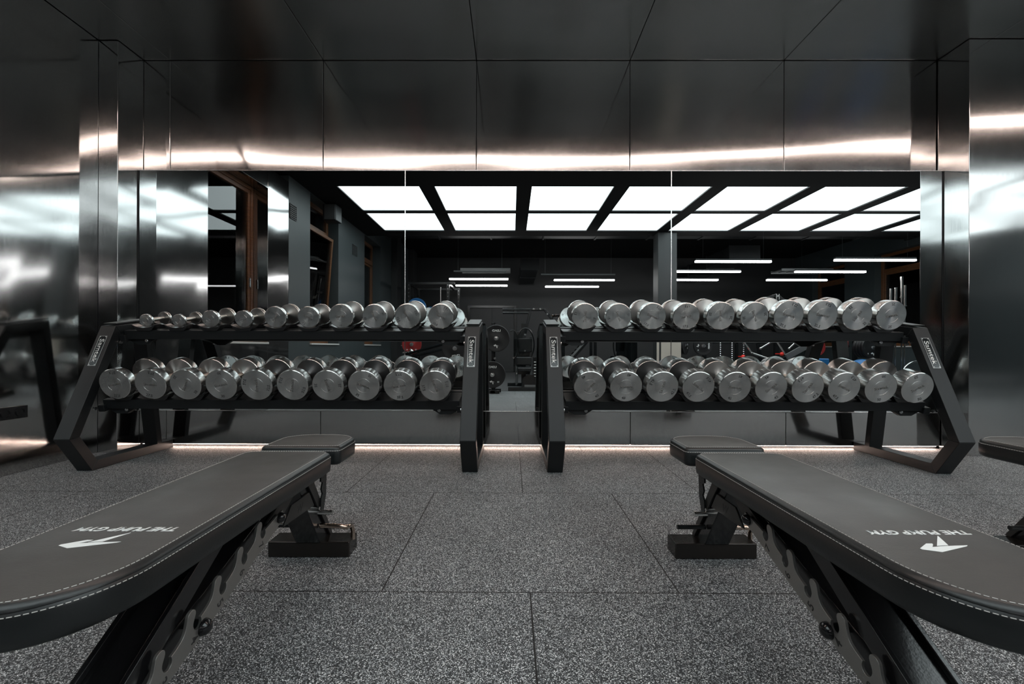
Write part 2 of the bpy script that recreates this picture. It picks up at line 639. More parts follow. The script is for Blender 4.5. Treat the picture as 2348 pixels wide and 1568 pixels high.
def window(k, x, y0, y1, z0, z1, side=1, tilt=False):
    """wooden window in a wall that runs along Y; side=+1 when the room lies toward +X"""
    r = empty('window_%d' % k, (x, (y0 + y1) / 2, z0)); struct(r)
    fw = 0.075; zt = 2.76
    low = z1 < 2.9
    if low: fw = 0.05
    f = MB()
    xa, xb = (x - 0.05, x + 0.03) if side > 0 else (x - 0.03, x + 0.05)
    f.box(xa, xb, y0, y0 + fw, z0, z1); f.box(xa, xb, y1 - fw, y1, z0, z1)
    f.box(xa, xb, y0 + fw, y1 - fw, z0, z0 + fw); f.box(xa, xb, y0 + fw, y1 - fw, z1 - fw, z1)
    if not low: f.box(xa, xb + 0.02 * side, y0 + fw, y1 - fw, zt - 0.05, zt + 0.05)
    f.build('window_frame', 'frame_wood', r, bevel=0.006)
    s = MB()
    ins = 0.05
    ya, yb, za, zb = y0 + fw, y1 - fw, z0 + fw, (z1 - fw if low else zt - 0.05)
    s.box(x - 0.02, x + 0.02, ya, ya + ins, za, zb); s.box(x - 0.02, x + 0.02, yb - ins, yb, za, zb)
    s.box(x - 0.02, x + 0.02, ya + ins, yb - ins, za, za + ins); s.box(x - 0.02, x + 0.02, ya + ins, yb - ins, zb - ins, zb)
    if tilt:                           # the sash hangs ajar, hinged at the foot
        for i, v in enumerate(s.v):
            s.v[i].x += side * (v.z - za) * 0.075
    so = s.build('sash', 'frame_wood', r, bevel=0.004)
    g = MB(); g.box(x - 0.004, x + 0.004, ya + ins, yb - ins, za + ins, zb - ins)
    if tilt:
        for i, v in enumerate(g.v):
            g.v[i].x += side * (v.z - za) * 0.075
    go = g.build('pane', 'window_glass', so, smooth=None)
    if not low:
        g = MB(); g.box(x - 0.004, x + 0.004, ya, yb, zt + 0.05, z1 - fw)
        g.build('pane', 'window_glass', r, smooth=None)
    h = MB(); h.bar((x + side * 0.03, ya + 0.025, 1.55), (x + side * 0.03, ya + 0.025, 1.67), 0.018, 0.02, (1, 0, 0))
    h.build('handle', 'zinc', r, bevel=0.003)
    sl = MB()
    if side > 0: sl.box(x + 0.03, XL + 0.025, y0 + 0.004, y1 - 0.004, z0 - 0.012, z0 + 0.012)
    else: sl.box(XR - 0.025, x - 0.03, y0 + 0.004, y1 - 0.004, z0 - 0.012, z0 + 0.012)
    sl.build('window_sill', 'sill_white', r, bevel=0.003)
    return r


for k, (a, b) in enumerate(WINS):
    window(k + 1, -3.33, a, b, SILL, 3.19 if k else 2.83, 1, tilt=(k == 1))

# far wall and right wall
st = MB(); st.box(XL - 0.3, XR + 0.2, YF - 0.15, YF, 0, ZT)
struct(st.build('wall_front', 'painted_far', smooth=None))
st = MB()
RW = [(-4.3, -3.0), (-6.6, -5.3)]
st.box(XR, XR + 0.3, -3.0, 3.6, 0, ZT); st.box(XR, XR + 0.3, -5.3, -4.3, 0, ZT); st.box(XR, XR + 0.3, YF, -6.6, 0, ZT)
for a, b in RW:
    st.box(XR, XR + 0.3, a, b, 0, SILL - 0.012); st.box(XR, XR + 0.3, a, b, 3.19, ZT)
struct(st.build('wall_right', 'painted_dark', smooth=None))
for k, (a, b) in enumerate(RW):
    window(5 + k, XR + 0.2, a, b, SILL, 3.19, -1)

# door in the far wall
dr = empty('door_1', (-0.65, YF, 0)); struct(dr)
d = MB(); d.box(-1.45, -1.37, YF, YF + 0.05, 0, 2.18); d.box(0.08, 0.16, YF, YF + 0.05, 0, 2.18); d.box(-1.37, 0.08, YF, YF + 0.05, 2.1, 2.18)
d.build('door_frame', 'machine_black', dr, bevel=0.004)
for a, b in ((-1.36, -0.65), (-0.64, 0.07)):
    d = MB(); d.box(a, b, YF, YF + 0.03, 0.01, 2.09)
    lf = d.build('door_leaf', 'painted_far', dr, bevel=0.004)
    d = MB(); xh = b - 0.06 if a < -1 else a + 0.06
    d.tube([(xh, YF + 0.03, 0.95), (xh, YF + 0.07, 0.97), (xh, YF + 0.07, 1.23), (xh, YF + 0.03, 1.25)], 0.01)
    d.build('door_handle', 'zinc', lf)

# ceilings
YS = 2.15                      # front edge of the steel ceiling
ce = MB()
cx = [XL] + [s for s in seams] + [3.40 + 0.18, 4.8, 5.815]
for i, (a, b) in enumerate(zip(cx[:-1], cx[1:])):
    ce.box(a + 0.0018, b - 0.0018, YS, YB + 0.02, ZC, ZC + 0.02)
struct(ce.build('ceiling', 'ceiling_steel', bevel=0.004, seg=3, smooth=30))
ce = MB()
ce.box(XL - 0.3, XR + 0.2, YS - 0.12, YB + 0.1, ZC + 0.025, ZC + 0.09)
ce.box(5.82, XR + 0.2, YS, YB + 0.1, ZC, ZC + 0.024)
# coffer grid around the light panels: rails one way, then the other
PX0, PP, PWD = -2.62, 1.455, 1.24
rowsY = [(-0.77, 0.42), (-2.07, -0.89)]
ce.box(XL - 0.3, XR + 0.2, 0.42, YS - 0.12, ZB, ZB + 0.08)
ce.box(XL - 0.3, XR + 0.2, -0.89, -0.77, ZB, ZB + 0.08)
ce.box(XL - 0.3, XR + 0.2, -2.45, -2.07, ZB, ZB + 0.08)
for (ya, yb) in rowsY:
    ce.box(XL - 0.3, PX0, ya, yb, ZB, ZB + 0.08)
    for k in range(8):
        x0 = PX0 + PP * k + PWD
        x1 = PX0 + PP * (k + 1) if k < 7 else XR + 0.2
        if x1 > x0: ce.box(x0, min(x1, XR + 0.2), ya, yb, ZB, ZB + 0.08)
ce.box(XL - 0.3, XR + 0.2, -2.47, -2.45, ZB, ZT)
struct(ce.build('ceiling', 'ceiling_black', smooth=None))
ce = MB(); ce.box(XL - 0.3, XR + 0.2, YF - 0.1, -2.46, ZT, ZT + 0.05)
struct(ce.build('ceiling', 'ceiling_black', smooth=None))
# step between steel ceiling and black one
ce = MB(); ce.box(XL, 5.815, YS - 0.02, YS - 0.002, ZC - 0.002, ZB + 0.02)
struct(ce.build('trim_1', 'powder_black', smooth=None))

# light panels: each lifts out of its opening
ORD = ['first', 'second', 'third', 'fourth', 'fifth', 'sixth', 'seventh', 'eighth', 'ninth', 'tenth']
for ri, (ya, yb) in enumerate(rowsY):
    for k in range(8):
        x0 = PX0 + PP * k; x1 = x0 + PWD
        if ri == 0 and k == 7: x1 = x0 + PWD
        x1 = min(x1, XR)
        t = empty('ceiling_light_panel', ((x0 + x1) / 2, (ya + yb) / 2, ZB + 0.02))
        tag(t, 'white ceiling light panel, %s from left in the %s row in the mirror' % (ORD[k], ['upper', 'lower'][ri]),
            'ceiling light', 'light panels in the black ceiling grid')
        d = MB(); d.box(x0 + 0.008, x1 - 0.008, ya + 0.008, yb - 0.008, ZB + 0.02, ZB + 0.03)
        d.build('diffuser', 'panel_light', t, smooth=None)
        d = MB()
        d.box(x0, x0 + 0.008, ya, yb, ZB + 0.001, ZB + 0.06); d.box(x1 - 0.008, x1, ya, yb, ZB + 0.001, ZB + 0.06)
        d.box(x0 + 0.008, x1 - 0.008, ya, ya + 0.008, ZB + 0.001, ZB + 0.06); d.box(x0 + 0.008, x1 - 0.008, yb - 0.008, yb, ZB + 0.001, ZB + 0.06)
        d.build('frame', 'powder_black', t, smooth=None)

# warm light strip along the edge of the steel ceiling
SP = [(-3.09, 1.98), (-1.6, 1.76), (0.1, 1.50), (1.9, 1.62), (3.6, 1.86), (5.75, 2.10)]
t = empty('ceiling_light_strip', (0, 1.4, ZB - 0.03))
tag(t, 'warm light strip under the ceiling, glowing in the steel header above the mirror', 'light strip')
d = MB(); c = MB()
for (xa, ya), (xb, yb) in zip(SP[:-1], SP[1:]):
    d.bar((xa, ya, ZC - 0.01), (xb, yb, ZC - 0.01), 0.08, 0.006)
    c.bar((xa, ya, ZC + 0.012), (xb, yb, ZC + 0.012), 0.10, 0.036)
d.build('diffuser', 'warm_strip', t, smooth=None)
c.build('channel', 'powder_black', t, smooth=None)
for x, y in SP[1:-1]:
    c = MB(); c.cyl((x, y, ZC + 0.03), (x, y, ZB), 0.008, 8); c.build('hanger', 'powder_black', t)
# strip at the foot of the wall, tucked behind the lip of the lower panels
t = empty('floor_light_strip', (0.2, YB - 0.005, 0.0))
tag(t, 'warm glowing light strip along the foot of the mirror wall', 'light strip')
d = MB(); d.box(-2.96, 3.39, YB - 0.014, YB - 0.010, 0.0205, 0.0250)
d.build('diffuser', 'base_strip', t, smooth=None)
d = MB(); d.box(-2.96, 3.39, YB - 0.009, YB + 0.02, 0.0, 0.0255)
d.build('channel', 'bright_trim', t, smooth=None)

# wall mirrors: three panes on one line
mx = [-2.965, -0.847, 1.262, 3.398]
NM = ['steel framed wall mirror pane behind the left dumbbell rack, left of the first bright joint',
      'middle wall mirror pane between the two bright vertical joints',
      'wall mirror pane behind the right dumbbell rack, right of the second joint']
for i in range(3):
    d = MB(); d.box(mx[i] + 0.003, mx[i + 1] - 0.003, MY, MY + 0.02, 0.298, 2.200)
    tag(d.build('wall_mirror', 'mirror_glass', smooth=None, loc=((mx[i] + mx[i + 1]) / 2, MY, 0.298)), NM[i], 'mirror', 'mirror panes on the back wall')
k = 2
for x in mx[1:3]:
    d = MB(); d.box(x - 0.0035, x + 0.0035, MY - 0.003, MY + 0.02, 0.296, 2.202)
    struct(d.build('trim_%d' % k, 'bright_trim', bevel=0.0016, seg=3)); k += 1
for za, zb in ((0.292, 0.298), (2.2, 2.206)):
    d = MB(); d.box(-2.97, 3.40, MY - 0.004, YB + 0.0, za, zb)
    struct(d.build('trim_%d' % k, 'bright_trim', bevel=0.002, seg=3)); k += 1
for x in (-2.969, 3.401):
    d = MB(); d.box(x - 0.003, x + 0.003, MY - 0.004, MY + 0.02, 0.298, 2.2)
    struct(d.build('trim_%d' % k, 'powder_black', bevel=0.001)); k += 1

# pillar in the room
pl = empty('wall_pillar', (3.25, -2.35, 0)); struct(pl)
d = MB(); d.box(3.03, 3.42, -2.44, -2.12, 0, ZB)
d.build('shaft', 'painted_far', pl, bevel=0.01)
d = MB(); d.box(3.0, 3.05, -2.115, -2.10, 0.02, 0.92); d.box(3.09, 3.50, -2.115, -2.10, 0.02, 0.92)
d.build('cladding', 'beige_panel', pl, bevel=0.003)

# ------------------------------------------------------------------ fittings on walls and ceiling
def vent(y0, y1, z0, z1, label):
    t = empty('wall_vent', (XL, (y0 + y1) / 2, z0))
    tag(t, label, 'vent')
    d = MB(); d.box(XL, XL + 0.003, y0, y1, z0, z1)
    d.build('backing', 'ceiling_black', t, smooth=None)
    d = MB()
    n = 7
    for i in range(n + 1):
        z = z0 + (z1 - z0) * i / n
        d.box(XL + 0.003, XL + 0.012, y0, y1, z - 0.004, z + 0.004)
    for i in range(6):
        y = y0 + (y1 - y0) * i / 5
        d.box(XL + 0.003, XL + 0.011, y - 0.004, y + 0.004, z0, z1)
    d.build('grille', 'vent_grey', t, smooth=None)


vent(0.62, 0.80, 2.62, 2.82, 'small grey wall vent grille high on the painted pier beside the steel cladding')
vent(-1.85, -1.6, 2.62, 2.82, 'small grey wall vent grille high on the pier between the two farther windows')

t = empty('power_outlet', (XL, 2.70, 0.385))
tag(t, 'black double power outlet low on the left steel wall', 'outlet')
d = MB(); d.box(XL, XL + 0.014, 2.615, 2.785, 0.345, 0.425)
d.build('plate', 'gloss_black', t, bevel=0.003)
for y in (2.66, 2.74):
    d = MB(); d.lathe([(0, 0.026), (0.006, 0.026), (0.006, 0.021), (0.001, 0.021)], (XL + 0.014, y, 0.385), (1, 0, 0), 28)
    d.cyl((XL + 0.014, y, 0.378), (XL + 0.017, y, 0.378), 0.0035, 8); d.cyl((XL + 0.014, y, 0.392), (XL + 0.017, y, 0.392), 0.0035, 8)
    d.build('socket', 'gloss_black', t)

sp = empty('ceiling_speaker', tuple(mp(765, 490, 7.3)))
tag(sp, 'dark grey box speaker hung from the ceiling above the second window', 'speaker')
c = mp(762, 490, 7.3)
d = MB(); d.box(c.x - 0.16, c.x + 0.10, c.y - 0.13, c.y + 0.10, c.z - 0.14, c.z + 0.13)
for i, v in enumerate(d.v):
    if v.y > c.y: d.v[i].x += (0.03 if v.x < c.x else -0.01)
d.build('cabinet', 'powder_black', sp, bevel=0.015, seg=3)
d = MB(); d.box(c.x - 0.10, c.x + 0.08, c.y + 0.101, c.y + 0.115, c.z - 0.13, c.z + 0.12)
d.build('grille', 'vent_grey', sp, bevel=0.008, seg=3)
d = MB(); d.tube([(c.x, c.y, c.z + 0.12), (c.x, c.y - 0.02, ZB)], 0.012)
d.build('bracket', 'powder_black', sp)
d = MB(); d.tube([(c.x - 0.03, c.y, c.z + 0.13), (c.x - 0.05, c.y + 0.04, c.z + 0.19), (c.x - 0.02, c.y + 0.05, ZB)], 0.005)
d.build('cable', 'rubber_black', sp)

# linear pendants
PEND = [(1030, 1165, 640, 10.8), (1045, 1163, 655, 11.95), (1270, 1408, 642, 10.95), (1250, 1372, 657, 12.1),
        (1593, 1766, 599, 8.6), (None, 1696, 622, 9.7), (None, 1645, 641, 10.9), (1911, 2095, 595, 8.4),
        (1821, 1981, 622, 9.7), (1756, 1893, 641, 10.9)]
PLAB = ['upper of the two thin white pendant lights above the power rack', 'lower of the two thin white pendant lights above the power rack',
        'upper of the two thin white pendant lights right of the lever machine', 'lower of the two thin white pendant lights right of the lever machine',
        'long white pendant light closest to the panels, right of the pillar', 'white pendant light partly behind the pillar, middle of three',
        'shortest looking white pendant light partly behind the pillar, lowest of three', 'topmost white pendant light near the right edge of the mirror',
        'white pendant light below the topmost one at the mirror right side', 'white pendant light above the arm machine, lowest at the right side']
for (xa, xb, y, L), lab in zip(PEND, PLAB):
    b = mp(xb, y, L)
    a = mp(xa, y, L) if xa else Vector((b.x - 1.5, b.y, b.z))
    t = empty('linear_pendant_light', ((a.x + b.x) / 2, a.y, a.z))
    tag(t, lab, 'pendant light', 'linear pendants in the far half of the room')
    d = MB(); d.box(a.x, b.x, a.y - 0.03, a.y + 0.03, a.z - 0.018, a.z + 0.018)
    d.build('diffuser', 'tube_light', t, bevel=0.006)
    d = MB(); d.box(a.x, b.x, a.y - 0.032, a.y + 0.032, a.z + 0.019, a.z + 0.05)
    d.build('housing', 'powder_black', t, bevel=0.004)
    for x in (a.x + 0.15, b.x - 0.15):
        d = MB(); d.cyl((x, a.y, a.z + 0.05), (x, a.y, ZT if a.y < -2.46 else ZB), 0.0006, 6)
        d.build('wire', 'powder_black', t)

# ducts and trays near the open ceiling
def duct(p, q, w, h, label, name='air_duct', material='duct_black', cat='duct'):
    d = MB(); d.bar(p, q, w, h)
    n = max(2, int((Vector(q) - Vector(p)).length / 1.2))
    for i in range(n + 1):
        c = Vector(p).lerp(Vector(q), i / n); dd = (Vector(q) - Vector(p)).normalized() * 0.02
        d.bar(c - dd, c + dd, w + 0.05, h + 0.05)
    o = d.build(name, material, bevel=0.006, loc=tuple((Vector(p) + Vector(q)) / 2))
    tag(o, label, cat)


duct((-2.9, -3.10, 3.52), (9.2, -3.10, 3.52), 0.40, 0.34, 'wide black rectangular air duct crossing the open ceiling')
duct((5.6, -3.6, 3.1), (5.6, -7.3, 3.1), 0.7, 0.3, 'black air duct running away above the arm machine')
duct((0.48, -4.6, 3.0), (0.48, -7.3, 3.0), 0.45, 0.26, 'black air duct running away above the lever machine')
for i, (xa, xb, y, L, lab) in enumerate([(1240, 1410, 629, 10.6, 'thin pale service pipe above the pendants right of the lever machine'),
                                         (1040, 1160, 622, 10.3, 'thin service pipe above the pendants over the power rack')]):
    a = mp(xa, y, L); b = mp(xb, y, L)
    d = MB(); d.cyl((a.x, a.y, a.z), (b.x, a.y, a.z), 0.02, 12); d.cyl((b.x - 0.1, a.y, a.z), (b.x - 0.1, a.y, ZT), 0.002, 8); d.cyl((a.x + 0.1, a.y, a.z), (a.x + 0.1, a.y, ZT), 0.002, 8)
    tag(d.build('service_pipe', 'machine_grey', loc=tuple(a)), lab, 'pipe')
for xa, y, L, lab in ((1055, 628, 11.3, 'slatted cable tray under the ceiling above the power rack'), (1790, 628, 11.0, 'slatted cable tray under the ceiling at the right side')):
    a = mp(xa, y, L)
    d = MB(); d.bar((a.x, a.y, a.z + 0.12), (a.x + 1.3, a.y, a.z + 0.12), 0.02, 0.06); d.bar((a.x, a.y - 0.45, a.z + 0.12), (a.x + 1.3, a.y - 0.45, a.z + 0.12), 0.02, 0.06)
    for j in range(7):
        x = a.x + 0.05 + j * 0.2
        d.bar((x, a.y, a.z + 0.12), (x, a.y - 0.45, a.z + 0.12), 0.10, 0.015)
    tag(d.build('cable_tray', 'machine_grey', loc=tuple(a)), lab, 'cable tray')

# house across the street
bl = empty('neighbouring_building', (-7.5, -9, 0))
tag(bl, 'dark building outside the windows with warm lit windows', 'building')
d = MB(); d.box(-9, -6.0, -16, 3.5, -0.1, 9)
d.build('wall', 'building_render', bl, smooth=None)
for (ya, yb, za, zb) in ((-7.0, -5.6, 1.2, 3.1), (-12.5, -9.8, 1.0, 3.6), (-1.2, -0.2, 0.4, 1.3)):
    d = MB(); d.box(-6.0, -5.94, ya - 0.08, yb + 0.08, za - 0.08, zb + 0.08)
    w = d.build('window', 'frame_wood', bl, smooth=None)
    d = MB(); d.box(-5.94, -5.93, ya, (ya + yb) / 2 - 0.03, za, zb); d.box(-5.94, -5.93, (ya + yb) / 2 + 0.03, yb, za, zb)
    d.build('pane', 'building_glow', w, smooth=None)

# ------------------------------------------------------------------ dumbbell racks
HX = 1.29                     # half width over the end frames
RTOP = dict(y=3.095, z=0.936 + 0.187 * (3.095 - 3.01), s=0.187)
RBOT = dict(y=2.935, z=0.464 + 0.24 * (2.935 - 2.79), s=0.24)


def tray_pt(T, u, n, x=0.0):
    a = math.atan(T['s'])
    return Vector((x, T['y'] + u * math.cos(a) - n * math.sin(a), T['z'] + u * math.sin(a) + n * math.cos(a)))


def offset_path(pts, t):
    """inner mitred copy of an open 2-D path, offset by t to its left"""
    out = []
    n = len(pts)
    for i in range(n):
        p = Vector(pts[i])
        ds = []
        if i > 0: ds.append((p - Vector(pts[i - 1])).normalized())
        if i < n - 1: ds.append((Vector(pts[i + 1]) - p).normalized())
        ns = [Vector((-d.y, d.x)) for d in ds]
        if len(ns) == 1: out.append(p + ns[0] * t)
        else:
            m = (ns[0] + ns[1]).normalized()
            out.append(p + m * t / m.dot(ns[0]))
    return out


def make_rack():
    r = empty('dumbbell_rack', (0, 2.79, 0))
    for sx in (-1, 1):
        xa, xb = sx * (HX - 0.10), sx * HX
        if xa > xb: xa, xb = xb, xa
        f = MB()
        path = [(3.235, 0.990), (2.952, 0.942), (2.641, 0.231), (2.790, 0.0), (3.46, 0.0)]
        inn = offset_path(path, 0.062)
        yz = lambda u, v, a: (a, u, v)
        for i in range(4):
            f.prism([tuple(path[i]), tuple(path[i + 1]), tuple(inn[i + 1]), tuple(inn[i])], yz, xa, xb)
        # rear leg
        f.prism([(3.305, 0.055), (3.352, 0.055), (3.238, 0.985), (3.188, 0.94)], yz, xa, xb)
        fo = f.build('end_frame', 'powder_black', r, bevel=0.0035, seg=2)
        c = MB()          # folded cap on top
        c.prism([(2.965, 0.950), (3.24, 0.998), (3.237, 1.009), (2.960, 0.960)], yz, xa + 0.006, xb - 0.006)
        c.build('top_cap', 'powder_black', fo, bevel=0.004)
        for y, z in ((2.80, 0.40), (2.985, 0.83)):
            b = MB(); xo = sx * (HX - 0.1)
            b.cyl((xo, y, z), (xo - sx * 0.012, y, z), 0.011, 6)
            b.build('bolt', 'zinc', fo, smooth=20)
        # support arm across the frame under each tray
        for T in (RTOP, RBOT):
            p = tray_pt(T, -0.13, -0.075, sx * (HX - 0.12)); q = tray_pt(T, 0.15, -0.075, sx * (HX - 0.12))
            g = MB(); g.bar(p, q, 0.04, 0.045)
            g.build('support_arm', 'powder_black', r, bevel=0.003)
            # clamp bracket under the front rail end
            g = MB()
            x0 = sx * (HX - 0.135)
            p = tray_pt(T, -0.085, -0.06)
            poly = [(0, 0.04), (0, -0.035), (0.05, -0.062), (0.12, -0.062), (0.185, -0.02), (0.185, 0.02)]
            g.prism([(x0 - sx * a, p.z + b) for a, b in poly], lambda u, v, a: (u, a, v), p.y, p.y + 0.03)
            go = g.build('bracket', 'powder_black', r, bevel=0.002)
            g = MB(); g.cyl((x0 - sx * 0.125, p.y, p.z - 0.035), (x0 - sx * 0.125, p.y - 0.010, p.z - 0.035), 0.012, 6)
            g.cyl((x0 - sx * 0.125, p.y - 0.01, p.z - 0.035), (x0 - sx * 0.125, p.y - 0.016, p.z - 0.035), 0.006, 12)
            g.build('bolt', 'zinc', go, smooth=20)
        # badge on the sloping front face
        a = Vector((0, 2.952 - 2.641, 0.942 - 0.231)).normalized()     # up the slope
        nrm = Vector((0, -a.z, a.y))                                  # outwards, towards the room
        cpos = Vector((sx * (HX - 0.05), 2.952, 0.942)) - a * 0.185 + nrm * 0.0006
        cpos -= ORG[r.name]
        right = Vector((1, 0, 0))
        w, h = 0.050, 0.215
        bd = MB()
        bd.prism([(-w / 2, -h / 2), (w / 2, -h / 2), (w / 2, h / 2), (-w / 2, h / 2)], lambda u, v, q: tuple(cpos + right * u + a * v + nrm * q), 0, 0.0015)
        me = bd.mesh('badge', 'badge_black', (0, 0, 0), None)
        bo = bpy.data.objects.new('badge', me); COL.objects.link(bo); bo.parent = r
        ORG[bo.name] = Vector((0, 0, 0))
        bd = MB()
        def loc(u, v, q): return tuple(cpos + right * u + a * v + nrm * q)
        e = 0.0016
        for (u0, u1, v0, v1) in ((-w / 2, w / 2, -h / 2, -h / 2 + e), (-w / 2, w / 2, h / 2 - e, h / 2),
                                 (-w / 2, -w / 2 + e, -h / 2, h / 2), (w / 2 - e, w / 2, -h / 2, h / 2)):
            bd.prism([(u0, v0), (u1, v0), (u1, v1), (u0, v1)], loc, 0.0014, 0.0019)
        bo2 = bpy.data.objects.new('border', bd.mesh('border', 'badge_white', (0, 0, 0), None)); COL.objects.link(bo2); bo2.parent = bo
        for su in (-1, 1):
            for sv in (-1, 1):
                p = cpos + right * su * (w / 2 - 0.007) + a * sv * (h / 2 - 0.007) + nrm * 0.0014
                rv = MB(); rv.cyl(p, p + nrm * 0.0016, 0.0026, 10)
                ro = bpy.data.objects.new('rivet', rv.mesh('rivet', 'badge_white')); COL.objects.link(ro); ro.parent = bo
        tm = text_mesh('Samtek', 0.0315, 'badge_white', width=0.170, bold=0.018, extrude=0.0007)
        link_mesh('lettering', tm, bo, frame_matrix(cpos + nrm * 0.0014, -a, right))
    # trays
    for T, nm in ((RTOP, 'upper'), (RBOT, 'lower')):
        xi = HX - 0.125
        for u0, u1, rn in ((-0.113, -0.073, 'front_rail'), (0.073, 0.113, 'rear_rail')):
            m = MB()
            top, bot = -0.020, -0.082
            m.prism([(u0, bot), (u1, bot), (u1, top), (u0, top)], lambda u, v, a: tuple(tray_pt(T, u, v, a)), -xi, xi)
            m.build(rn, 'powder_black', r, bevel=0.003)
        m = MB()
        m.prism([(-0.073, -0.03), (0.073, -0.03), (0.073, -0.026), (-0.073, -0.026)], lambda u, v, a: tuple(tray_pt(T, u, v, a)), -xi, xi)
        m.build('tray', 'powder_black', r, smooth=None)
        # cradles, one under each head
        for i in range(10):
            x = (i - 4.5) * 0.2275
            for u0, u1 in ((-0.120, -0.060), (0.060, 0.120)):
                poly = []
                for k in range(13):
                    q = -0.080 + 0.160 * k / 12
                    poly.append((q, 0.145 - math.sqrt(0.145 ** 2 - q * q) - 0.0005))
                poly += [(0.080, 0.016), (0.058, -0.012), (0.045, -0.0215), (-0.045, -0.0215), (-0.058, -0.012), (-0.080, 0.016)]
                m = MB()
                m.prism([(x + a, b) for a, b in poly], lambda u, v, a: tuple(tray_pt(T, a, v, u)), u0, u1)
                m.build('cradle', 'saddle_black', r, bevel=0.003, seg=2)
    return r


rack = make_rack()
index_kids(rack)
rack2 = copy_tree(rack)
rack.location = (-1.505, 2.79, 0)
rack2.location = (1.52, 2.79, 0)
tag(rack, 'black two tier dumbbell rack standing left of the centre gap, holding lighter weights above', 'dumbbell rack', 'dumbbell racks')
tag(rack2, 'black two tier dumbbell rack standing right of the centre gap, heaviest dumbbells below', 'dumbbell rack', 'dumbbell racks')

# ------------------------------------------------------------------ dumbbells
SIZES = {  # radius, head thickness, cone length, handle radius
    2.5: (0.045, 0.020, 0.008, 0.0130), 5: (0.059, 0.026, 0.010, 0.0135), 7.5: (0.074, 0.028, 0.020, 0.0145),
    10: (0.083, 0.032, 0.024, 0.015), 12.5: (0.085, 0.040, 0.026, 0.016), 15: (0.088, 0.047, 0.026, 0.016),
    17.5: (0.090, 0.053, 0.026, 0.0165), 20: (0.094, 0.058, 0.028, 0.0165), 22.5: (0.100, 0.058, 0.030, 0.017),
    25: (0.100, 0.064, 0.030, 0.017),
    27.5: (0.1, 0.052, 0.038, 0.017), 30: (0.1, 0.057, 0.038, 0.017), 32.5: (0.1, 0.062, 0.036, 0.0175), 35: (0.1, 0.068, 0.034, 0.0175),
    37.5: (0.1, 0.073, 0.032, 0.018), 40: (0.1, 0.078, 0.030, 0.018), 42.5: (0.1, 0.083, 0.028, 0.018), 45: (0.1, 0.088, 0.026, 0.018),
    47.5: (0.1, 0.093, 0.024, 0.018), 50: (0.1, 0.098, 0.022, 0.018)}


def make_dumbbell(w):
    Rr, t, c, rh = SIZES[w]
    grip = 0.0625
    r = empty('dumbbell', (0, 0, 0), local=True)
    h = MB()
    h.lathe([(-grip - c, rh * 0.9), (-grip, rh * 0.9), (-grip * 0.5, rh * 1.02), (0, rh * 1.10), (grip * 0.5, rh * 1.02), (grip, rh * 0.9), (grip + c, rh * 0.9)],
            (0, 0, 0), (0, 1, 0), 24)
    h.build('handle', 'handle_steel', r)
    ch = min(0.004, Rr * 0.05)
    g = Rr * 0.46
    prof_side = [(-c, rh * 0.9), (-c * 0.85, rh * 1.25), (-c * 0.30, Rr * 0.72), (-0.002, Rr - 0.003), (0.0, Rr - 0.001), (0.002, Rr), (t - ch * 0.7, Rr), (t, Rr - ch)]
    m = MB()
    m.cur = 2
    m.lathe(prof_side[:4], (0, 0, 0), (0, 0, 1), 64, caps=False)
    m.cur = 0
    m.lathe(prof_side[3:], (0, 0, 0), (0, 0, 1), 64, caps=False)
    m.cur = 1
    m.lathe([(t, Rr - ch), (t - 0.0002, g + 0.0012), (t - 0.0011, g + 0.0006), (t - 0.0011, g - 0.0008), (t - 0.0004, g - 0.0015), (t - 0.0004, 0.004), (t - 0.0010, 0.0022), (t - 0.0016, 0.0004)],
            (0, 0, 0), (0, 0, 1), 64, caps=False)
    me = m.mesh('head', ['dumbbell_side', 'dumbbell_face', 'dumbbell_cone_dark' if 32 < w < 44 else 'dumbbell_cone'], (0, 0, 0), 28)
    s = ('%g' % w)
    nm = text_mesh(s, Rr * 0.18, 'engraving', bold=0.02, extrude=0.0002)
    br = text_mesh('Samtek', Rr * 0.20, 'engraving_faint', width=g * 1.85, bold=0.02, extrude=0.0002)
    for sy in (-1, 1):
        mw = Matrix.Translation((0, sy * grip + sy * c, 0)) @ Matrix.Rotation(R(90) if sy < 0 else R(-90), 4, 'X')
        ho = link_mesh('head', me, r, mw)
        for k in (0, 1):
            q = Matrix.Rotation(math.pi * k, 4, 'Z') @ Matrix.Translation((0, -Rr * 0.76, t - 0.00005))
            link_mesh('weight_number', nm, ho, q)
        link_mesh('lettering', br, ho, Matrix.Rotation(R(12 if sy < 0 else -8), 4, 'Z') @ Matrix.Translation((0, 0, t - 0.00035)))
    return r


